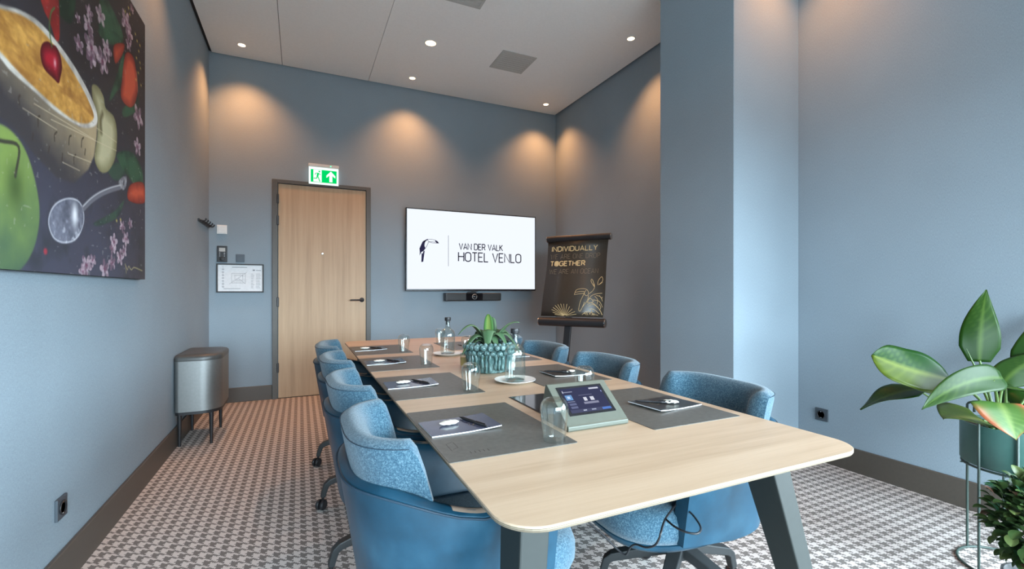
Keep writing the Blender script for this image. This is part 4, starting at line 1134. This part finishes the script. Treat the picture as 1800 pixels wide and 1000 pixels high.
def mint(x, y, z, rz, side, k):
    t = thing('wrapped_mint', 'cream wrapped mint on the notepad, %s side, %s from the touch panel' % (side, ORD[k]), 'mint', (x, y, z), rz, 'wrapped mints')
    vs, fs = [], []; n = 14; m = 22
    rng = random.Random(k)
    for i in range(m + 1):
        u = -1 + 2 * i / m
        hw = .0125 * (1 - abs(u) ** 2.2) ** .6 + .0035; hh = .0052 * (1 - abs(u) ** 1.8) ** .7 + .0012
        for q in range(n):
            a = 2 * PI * q / n
            j = 1 + .06 * math.sin(7 * u + q * 2.1)
            vs.append((u * .031, hw * math.cos(a) * j, .0066 + hh * math.sin(a) * j + .0006 * math.sin(u * 11)))
    for i in range(m):
        for q in range(n):
            r = (q + 1) % n; fs.append((i * n + q, i * n + r, (i + 1) * n + r, (i + 1) * n + q))
    fs.append(tuple(range(n))); fs.append(tuple(reversed(range(m * n, (m + 1) * n))))
    mesh_obj('wrapper', vs, fs, M['mint'], t, True)
    return t
GP = [(.0300, 0), (.0315, .010), (.0355, .045), (.0385, .072), (.0392, .084), (.0375, .097), (.0320, .108), (.0235, .1145), (.012, .1165), (0, .117)]
def gprof():
    o = [tuple(q) for q in catmull(GP, 4)]; o = [(max(0, a), b) for a, b in o]
    inner = [(max(0, a - .0014), b - .0016 if b > .01 else b) for a, b in o]
    inner = [(a, min(b, .1095)) for a, b in inner]
    return list(reversed(inner)) + o
def drinking_glass(x, y, z, side, k):
    t = thing('drinking_glass', 'upturned stemless glass on the %s side, %s from the touch panel' % (side, ORD[k]), 'glass', (x, y, z), 0, 'upturned drinking glasses')
    o = lathe('bowl', gprof(), M['glass'], t, 40, cap=False)
    return t
for k, y in enumerate(CY):
    desk_pad(.501, y, 0, 'waste bin', k)
    nz = TZ + .0018
    ny = y + .032
    notepad(.437, ny, nz, [.02, -.03, -.02, .03][k], 'waste bin', k, k > 2)
    pz = nz + .0040
    pen(.478, ny - .002, pz, math.radians([-72, -68, -66, -60][k]), 'waste bin', k)
    mint(.408, ny + .012, pz, math.radians([8, 5, 0, -5][k]), 'waste bin', k)
    drinking_glass(.630, (1.090, 1.768, 2.495, 3.097)[k], TZ + .0018, 'waste bin', k)
    desk_pad(1.127, y, PI, 'column', k)
    notepad(1.190, y - .025, nz, PI + [.12, .03, -.05, .04][k], 'column', k, True)
    pen(1.155, y - .010, pz + .0005, math.radians([-38, -40, 60, 70][k]), 'column', k)
    mint(1.205 if k == 0 else 1.215, y - .035 if k == 0 else y - .03, pz, math.radians([-30, 20, 0, 10][k]), 'column', k)
    drinking_glass((1.0, 1.035, .995, .990)[k], (1.500, 2.20, 2.862, 3.487)[k], TZ + .0018, 'column', k)

# carafes on coaster plates
def carafe(x, y, label, plate_label):
    p = thing('coaster_plate', plate_label, 'plate', (x, y, TZ), 0, 'coaster plates under the carafes')
    lathe('plate', [(0, 0), (.060, 0), (.064, .002), (.086, .010), (.0925, .013), (.0925, .0148), (.086, .0130), (.064, .0062), (0, .0055)], M['porcelain'], p, 48, cap=False)
    t = thing('water_carafe', label, 'carafe', (x, y, TZ + .0063), 0, 'water carafes')
    pr = [(.0, .001), (.036, .0), (.0445, .003), (.0465, .010), (.0465, .118), (.0455, .130), (.040, .147), (.030, .158), (.020, .165), (.0155, .172), (.0145, .182), (.0145, .203), (.0165, .205), (.0165, .211), (.0145, .212)]
    lathe('bottle', pr, M['glass_thick'], t, 44, cap=False)
    pi = [(0, .008), (.040, .008), (.0442, .013), (.0442, .117), (.0432, .128), (.038, .145), (.0285, .156), (.0185, .163), (.0135, .172), (.0125, .210)]
    lathe('inner_wall', pi, M['glass'], t, 44, cap=False)
    lathe('thick_base', [(0, .0015), (.035, .0015), (.042, .004), (.042, .0072), (.02, .012), (0, .0125)], M['water'], t, 36, cap=False)
    st = lathe('stopper', [(0, .188), (.0115, .188), (.0120, .2125), (.0190, .2128), (.0195, .215), (.0195, .232), (.0185, .2345), (0, .235)], M['black'], t, 28, cap=False)
    lathe('stopper_ring', [(.0197, .2215), (.0202, .2222), (.0202, .2245), (.0197, .2252)], M['charcoal'], st, 28, cap=False)
carafe(.876, 1.868, 'clear glass carafe with black stopper in front of the potted plant', 'white coaster plate nearest the touch panel')
carafe(.855, 2.835, 'clear glass carafe with black stopper behind the potted plant', 'white coaster plate behind the potted plant')

# touch panel dock
t = thing('touch_panel', 'sage grey wedge touch panel with lit screen on the table', 'touch panel', (.810, 1.20, TZ))
prof = [(-.062, 0), (-.066, .004), (-.066, .015), (-.060, .0185), (.062, .1135), (.070, .115), (.074, .110), (.104, .006), (.102, 0)]
n = len(prof); HW = .108
vs = [(-HW, y, z) for y, z in prof] + [(HW, y, z) for y, z in prof]
fs = [tuple(range(n)), tuple(reversed(range(n, 2 * n)))] + [(i, n + i, n + (i + 1) % n, (i + 1) % n) for i in range(n)]
cs = mesh_obj('case', vs, fs, M['touch_case'], t)
b = cs.modifiers.new('soft', 'BEVEL'); b.width = .002; b.segments = 2; b.limit_method = 'ANGLE'
sd = Vector((0, .122, .095)).normalized(); sn = Vector((0, -sd.z, sd.y)); so = Vector((0, -.060, .0185))
def S3(a, b, d): return Vector((a, 0, 0)) + so + sd * b + sn * d
def splate(name, a0, a1, b0, b1, d0, d1, mat):
    vs = [S3(a, b, d) for d in (d0, d1) for a, b in ((a0, b0), (a1, b0), (a1, b1), (a0, b1))]
    fs = [(3, 2, 1, 0), (4, 5, 6, 7)] + [(i, (i + 1) % 4, 4 + (i + 1) % 4, 4 + i) for i in range(4)]
    return mesh_obj(name, vs, fs, mat, t)
splate('bezel', -.084, .084, .030, .140, -.001, .0012, M['black_gloss'])
rects = []
def ui(a0, a1, b0, b1, c): rects.append((a0, a1, b0, b1, c))
ui(-.074, .074, .038, .132, (.045, .05, .105)); ui(-.074, .074, .038, .050, (.075, .085, .155)); ui(.040, .072, .040, .048, (.10, .22, .62))
ui(-.068, -.044, .086, .106, (.16, .33, .62)); ui(-.062, -.052, .092, .101, (.55, .7, .95)); ui(-.068, -.042, .078, .082, (.17, .19, .3)); ui(-.066, -.042, .066, .074, (.14, .16, .28)); ui(-.066, -.042, .054, .062, (.14, .16, .28))
ui(.030, .066, .121, .127, (.62, .64, .75)); ui(-.072, -.035, .116, .119, (.3, .32, .45)); ui(-.070, -.068, .114, .124, (.7, .72, .8)); ui(-.020, .030, .100, .102, (.16, .17, .27))
ui(-.008, .004, .078, .092, (.66, .68, .78)); ui(.016, .030, .078, .092, (.66, .68, .78)); ui(-.014, .040, .066, .074, (.26, .27, .38)); ui(-.03, -.018, .042, .046, (.5, .55, .7)); ui(.0, .016, .042, .046, (.4, .45, .6)); ui(.068, .071, .106, .112, (.35, .4, .75))
vs, fs, cl = [], [], []
for i, (a0, a1, b0, b1, c) in enumerate(rects):
    d = .0016 + .00008 * i
    vs += [S3(a, b, d) for a, b in ((a0, b0), (a1, b0), (a1, b1), (a0, b1))]; fs.append((4 * i, 4 * i + 1, 4 * i + 2, 4 * i + 3)); cl += [tuple(c) + (1,)] * 4
tag(mesh_obj('lit_screen', vs, fs, M['screen_ui'], t, col=cl), kind='stuff')

t = thing('cable_hatch', 'flat glossy black hatch in the table behind the touch panel', 'cable hatch', (.803, 1.462, TZ))
box('hatch_frame', -.076, .076, -.140, .148, 0, .0014, M['black'], t)
box('glossy_lid', -.070, .070, -.134, .142, .0014, .0024, M['black_gloss'], t)

# candle jar
t = thing('candle_jar', 'small amber candle jar left of the beaded planter', 'candle', (.802, 2.335, TZ))
lathe('jar', [(0, 0), (.026, 0), (.029, .004), (.029, .075), (.0275, .076), (.0275, .012), (0, .012)], M['glass_thick'], t, 28, cap=False)
lathe('wax', [(0, .0125), (.0270, .0125), (.0270, .055), (.0240, .057), (0, .0565)], M['wax'], t, 28, cap=False)

# ------------------------------------------------------------------ planter with bromeliad
def leaf_geo(p0, p1, p2, side, fold, prof, nu=14, nv=6, colf=None, wave=0.0, seed=0):
    p0, p1, p2, side = (np.array(q, float) for q in (p0, p1, p2, side)); hw = np.linalg.norm(side); sdir = side / hw
    vs, fs, cl = [], [], []
    rng = random.Random(seed); ph = rng.uniform(0, 6)
    for i in range(nu + 1):
        u = i / nu; c = (1 - u) ** 2 * p0 + 2 * u * (1 - u) * p1 + u * u * p2
        tg = 2 * (1 - u) * (p1 - p0) + 2 * u * (p2 - p1); tg = tg / (np.linalg.norm(tg) + 1e-9)
        sv = sdir - tg * (sdir @ tg); sv = sv / (np.linalg.norm(sv) + 1e-9); nr = np.cross(tg, sv)
        w = hw * prof(u)
        for j in range(nv + 1):
            v = -1 + 2 * j / nv
            q = c + sv * (w * v) + nr * (fold * hw * (abs(v) ** 1.3) * (prof(u)) + wave * hw * math.sin(9 * u + ph + 2 * v) * v * v)
            vs.append(q); cl.append(colf(u, v) if colf else (.1, .3, .05, 1))
    for i in range(nu):
        for j in range(nv):
            a = i * (nv + 1) + j; fs.append((a, a + 1, a + nv + 2, a + nv + 1))
    return vs, fs, cl
t = thing('potted_bromeliad', 'beaded turquoise planter with fleshy green rosette on the table', 'potted plant', (.880, 2.19, TZ))
lathe('pot', [(0, 0), (.092, 0), (.098, .004), (.108, .10), (.116, .136), (.116, .142), (.108, .142), (.106, .12), (0, .12)], M['glaze'], t, 48, cap=False)
lathe('soil', [(0, .124), (.105, .122)], M['soil'], t, 30, cap=False)
rng = random.Random(2); g = []
for row, (zz, rb, nbd, rad) in enumerate(((.127, .0165, 23, .120), (.101, .0165, 23, .117), (.143, .0105, 30, .112))):
    for k in range(nbd):
        a = 2 * PI * (k + .5 * row + rng.uniform(-.12, .12)) / nbd; r = rb * rng.uniform(.9, 1.12)
        v, f = lathe_geo([(0, -r), (r * .7, -r * .7), (r, 0), (r * .7, r * .7), (r * .25, r * .97), (0, r * .8)], 10, cap=False)
        ca, sa = math.cos(a), math.sin(a); zz2 = zz + rng.uniform(-.003, .003)
        g.append(([((rad + q[2]) * ca - q[0] * sa, (rad + q[2]) * sa + q[0] * ca, zz2 + q[1]) for q in v], f))
V, F = join(g); tag(mesh_obj('glazed_beads', V, F, M['glaze'], t, True), kind='stuff')
g = []
for k in range(30):
    a = 2 * PI * k / 30 + rng.uniform(-.06, .06); zb = rng.uniform(.004, .028); ca, sa = math.cos(a), math.sin(a)
    pts, rad = [], []
    for q in range(8):
        u = q / 7; z = .100 - (.100 - zb) * u; R = .101 + .010 * z / .10 + .003
        wv = .06 * math.sin(u * 9 + k) / 6
        pts.append((R * math.cos(a + wv), R * math.sin(a + wv), z)); rad.append(.0068 + .0022 * math.sin(u * 11 + k * 1.7) + .001)
    g.append(tube_geo(pts, .006, 8, radii=rad))
V, F = join(g); tag(mesh_obj('glaze_drips', V, F, M['glaze'], t, True), kind='stuff')
def brom_col(u, v):
    k = .5 + .5 * math.cos(v * 2.5); b = .75 + .25 * u
    return (.06 * b + .04 * (1 - k), .125 * b + .035 * (1 - k), .058 * b + .028 * (1 - k), 1)
def brom_new(u, v): return (.15, .22, .055, 1) if abs(v) < .5 else (.06, .15, .04, 1)
strap = lambda u: (min(1, .62 + u * 1.1) * (1 - max(0, u - .30) ** 1.6 / .72 ** 1.6 * .97)) if u < 1 else .02
# azimuth (0 = +x), reach, rise, end height, half width
for k, (az, reach, rise, endz, hw) in enumerate([
    (205, .165, .225, .190, .017), (-20, .165, .18, .25, .020), (-93, .112, .235, .088, .026), (-62, .100, .16, .105, .020),
    (-150, .15, .185, .09, .026), (165, .11, .17, .12, .022), (20, .15, .22, .10, .024), (-5, .16, .20, .085, .022), (-40, .125, .19, .12, .022),
    (60, .12, .2, .14, .022), (100, .13, .2, .12, .022), (135, .13, .2, .12, .022), (-95, .035, .2, .290, .017), (60, .03, .2, .27, .022), (-170, .12, .14, .07, .02), (-100, .11, .10, .07, .02)]):
    a = math.radians(az - 24); ca, sa = math.cos(a), math.sin(a)
    p0 = (.015 * ca, .015 * sa, .118); p1 = (reach * .45 * ca, reach * .45 * sa, .09 + rise); p2 = (reach * ca, reach * sa, endz)
    vs, fs, cl = leaf_geo(p0, p1, p2, (-sa * hw * 1.45, ca * hw * 1.45, 0), -.30, strap, 14, 6, brom_new if k == 12 else brom_col)
    o = mesh_obj('leaf', vs, fs, M['leaf'], t, True, col=cl)
    sm = o.modifiers.new('thick', 'SOLIDIFY'); sm.thickness = .003

# ------------------------------------------------------------------ plant stand with philodendron
SX, SY, SR = 2.665, .855, .165
t = thing('plant_stand', 'slim green wire plant stand holding a round pot', 'plant stand', (SX, SY, 0))
va = math.atan2(-SY, -SX)
for k, da in enumerate((-124, -34, 5, -171, 56, 128)):
    a = va + math.radians(da); x, y = SR * math.cos(a), SR * math.sin(a)
    zt = .655 if k in (0,) else .62
    pts = [(x, y, .008), (x, y, zt - .012)] + [(x + (q / 4) * -.028 * math.cos(a), y + (q / 4) * -.028 * math.sin(a), zt - .012 + .012 * math.sin(q / 4 * PI)) for q in range(1, 5)] + [(x - .028 * math.cos(a), y - .028 * math.sin(a), zt - .04)]
    tube('rod', pts, .0048, M['rod_green'], t, 10)
tube('floor_ring', [(SR * math.cos(2 * PI * k / 48), SR * math.sin(2 * PI * k / 48), .0052) for k in range(48)], .005, M['rod_green'], t, 8, closed=True)
tube('support_ring', [(.150 * math.cos(2 * PI * k / 48), .150 * math.sin(2 * PI * k / 48), .4225) for k in range(48)], .005, M['rod_green'], t, 8, closed=True)
for k in range(3):
    a = k * PI / 3 + .2; tube('support_bar', [(.165 * math.cos(a), .165 * math.sin(a), .4225), (-.165 * math.cos(a), -.165 * math.sin(a), .4225)], .003, M['rod_green'], t, 6)

t = thing('potted_philodendron', 'broad leaved green plant in a sea green pot on the stand', 'potted plant', (SX, SY, .4285))
lathe('pot', [(0, 0), (.148, 0), (.153, .003), (.157, .010), (.157, .168), (.152, .170), (.150, .15), (0, .15)], M['pot_green'], t, 64, cap=False)
lathe('soil', [(0, .153), (.149, .151)], M['soil'], t, 32, cap=False)
PO = np.array((SX, SY, .4285))
def veins(u, v, base, vein):
    mid = max(0, 1 - abs(v) / .07); s = abs(math.sin(u * 26 - abs(v) * 5.5)); sv = max(0, (s - .93) / .07) * .35
    k = min(1, mid * .9 + sv); return tuple(a * (1 - k) + b * k for a, b in zip(base, vein)) + (1,)
def col_deep(u, v): return veins(u, v, (.007 + .005 * u, .028 + .010 * u, .003), (.042, .08, .013))
def col_mid(u, v): return veins(u, v, (.013, .036, .006), (.045, .08, .015))
def col_two(u, v):  # lower half painted lighter: its turn to the light is put into the colour
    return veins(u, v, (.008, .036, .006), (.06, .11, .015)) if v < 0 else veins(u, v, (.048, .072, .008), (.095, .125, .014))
def col_olive(u, v): return veins(u, v, (.045, .07, .014), (.12, .13, .035))
def col_red(u, v):
    e = min(1, max(0, (abs(v) - .55) / .3)) * min(1, max(0, math.sin(u * 5.2 + v * 2) * .8 + .5))
    b = (.036 * (1 - e) + .23 * e, .082 * (1 - e) + .052 * e, .014 * (1 - e) + .024 * e)
    return veins(u, v, b, (.10, .15, .035))
CF = {'deep': col_deep, 'mid': col_mid, 'two': col_two, 'olive': col_olive, 'red': col_red}
heart = lambda u: max(.02, (min(1, .55 + 2.2 * u) if u < .3 else 1.0) * (1 - max(0, (u - .30) / .70) ** 1.75))
blunt = lambda u: max(.02, math.sqrt(max(0, 1 - (1 - min(1, u / .45)) ** 2)) * .96 * (1 - max(0, (u - .45) / .55) ** 4.5) + .03)
lobed = lambda u: max(.02, math.sqrt(max(0, 1 - (1 - min(1, (u + .02) / .16)) ** 2)) * (1 - max(0, (u - .16) / .84) ** 2.2))
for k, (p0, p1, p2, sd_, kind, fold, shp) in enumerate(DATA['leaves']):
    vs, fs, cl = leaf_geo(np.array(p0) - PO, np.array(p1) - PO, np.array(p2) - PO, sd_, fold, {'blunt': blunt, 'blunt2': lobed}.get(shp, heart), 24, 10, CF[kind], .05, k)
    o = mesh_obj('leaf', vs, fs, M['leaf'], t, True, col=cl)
    if kind == 'red': o['label'] = 'green leaf with red edges'
    sm = o.modifiers.new('thick', 'SOLIDIFY'); sm.thickness = .0012
for s in DATA['stems']:
    pts = [tuple(np.array(q) - PO) for q in catmull(s, 5)]
    pts = [(pts[0][0], pts[0][1], .13)] + pts
    tube('stem', pts, .006, M['stem'], t, 8, radii=[.008 - .004 * i / (len(pts) - 1) for i in range(len(pts))])
pts = [tuple(np.array(q) - PO) for q in catmull(DATA['spike'], 6)]
tube('leaf_sheath', pts, .006, M['stem'], t, 8, radii=[.009 - .0085 * i / (len(pts) - 1) for i in range(len(pts))])

# ------------------------------------------------------------------ shrub beside the stand
t = thing('leafy_shrub', 'dense small leaved shrub in a grey pot beside the plant stand', 'shrub', (2.285, .655, 0))
lathe('pot', [(0, 0), (.075, 0), (.082, .004), (.100, .155), (.104, .165), (.104, .172), (.096, .172), (.094, .15), (0, .15)], M['shrub_pot'], t, 36, cap=False)
lathe('soil', [(0, .154), (.094, .151)], M['soil'], t, 24, cap=False)
for k in range(5):
    a = k * 1.26; tube('branch', [(.02 * math.cos(a), .02 * math.sin(a), .14), (.045 * math.cos(a), .045 * math.sin(a), .27), (.075 * math.cos(a + .3), .075 * math.sin(a + .3), .42)], .006, M['bark'], t, 6, radii=[.009, .006, .003])
rng = random.Random(12)
oval = lambda u: max(.03, math.sin(PI * min(1, u * .93 + .04)) ** .8)
protos = []
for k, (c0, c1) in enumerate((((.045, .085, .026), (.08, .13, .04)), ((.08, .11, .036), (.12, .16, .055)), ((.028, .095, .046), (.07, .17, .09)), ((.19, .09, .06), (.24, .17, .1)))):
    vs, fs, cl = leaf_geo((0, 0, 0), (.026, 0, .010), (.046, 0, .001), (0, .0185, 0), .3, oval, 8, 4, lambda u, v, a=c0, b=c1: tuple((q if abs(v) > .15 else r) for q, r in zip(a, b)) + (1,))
    me = bpy.data.meshes.new('leaf'); me.from_pydata([tuple(v) for v in vs], [], fs); me.materials.append(M['leaf'])
    at = me.color_attributes.new('Col', 'FLOAT_COLOR', 'POINT'); at.data.foreach_set('color', np.asarray(cl, np.float32).ravel())
    me.polygons.foreach_set('use_smooth', [True] * len(me.polygons)); me.update(); protos.append(me)
g = []
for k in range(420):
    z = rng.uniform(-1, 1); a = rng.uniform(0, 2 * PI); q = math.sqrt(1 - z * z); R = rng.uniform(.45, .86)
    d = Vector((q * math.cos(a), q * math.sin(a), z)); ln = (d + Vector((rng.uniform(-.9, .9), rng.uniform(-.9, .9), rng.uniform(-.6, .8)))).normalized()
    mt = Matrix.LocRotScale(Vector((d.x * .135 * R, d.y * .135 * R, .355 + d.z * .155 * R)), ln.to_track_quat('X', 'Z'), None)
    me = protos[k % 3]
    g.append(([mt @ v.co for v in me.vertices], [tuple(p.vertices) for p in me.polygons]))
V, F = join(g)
tag(mesh_obj('inner_foliage', V, F, M['leaf'], t, True, col=[(.035, .065, .022, 1)] * len(V)), kind='stuff')  # inner leaves coloured darker: shade inside the shrub is put into the colour
for k in range(290):
    z = rng.uniform(-1, 1); a = rng.uniform(0, 2 * PI); q = math.sqrt(1 - z * z)
    R = rng.uniform(.84, 1.05)
    d = Vector((q * math.cos(a), q * math.sin(a), z))
    pos = Vector((d.x * .135 * R, d.y * .135 * R, .355 + d.z * .155 * R))
    ln = (d + Vector((rng.uniform(-.6, .6), rng.uniform(-.6, .6), rng.uniform(-.5, .7)))).normalized()
    o = bpy.data.objects.new('leaf', protos[rng.choice((0, 0, 0, 1, 1, 2, 2, 2, 3)) if k % 3 else 0])
    qt = ln.to_track_quat('X', 'Z'); s = rng.uniform(.6, 1.0)
    o.matrix_local = Matrix.LocRotScale(pos, qt, (s, s, s)); link(o, t)

# ------------------------------------------------------------------ cable over the chair
pts = [tuple(q) for q in catmull(DATA['cable'], 6)]
t = thing('black_cable', 'thin black cable draped over the seat nearest the table end', 'cable', DATA['cable'][3])
oc = np.array(DATA['cable'][3])
tube('hanging_run', [tuple(np.array(p) - oc) for p in pts], .0030, M['black'], t, 8)
tube('loop', [tuple(np.array(p) - oc) for p in catmull(DATA['loop'], 6)], .0030, M['black'], t, 8)
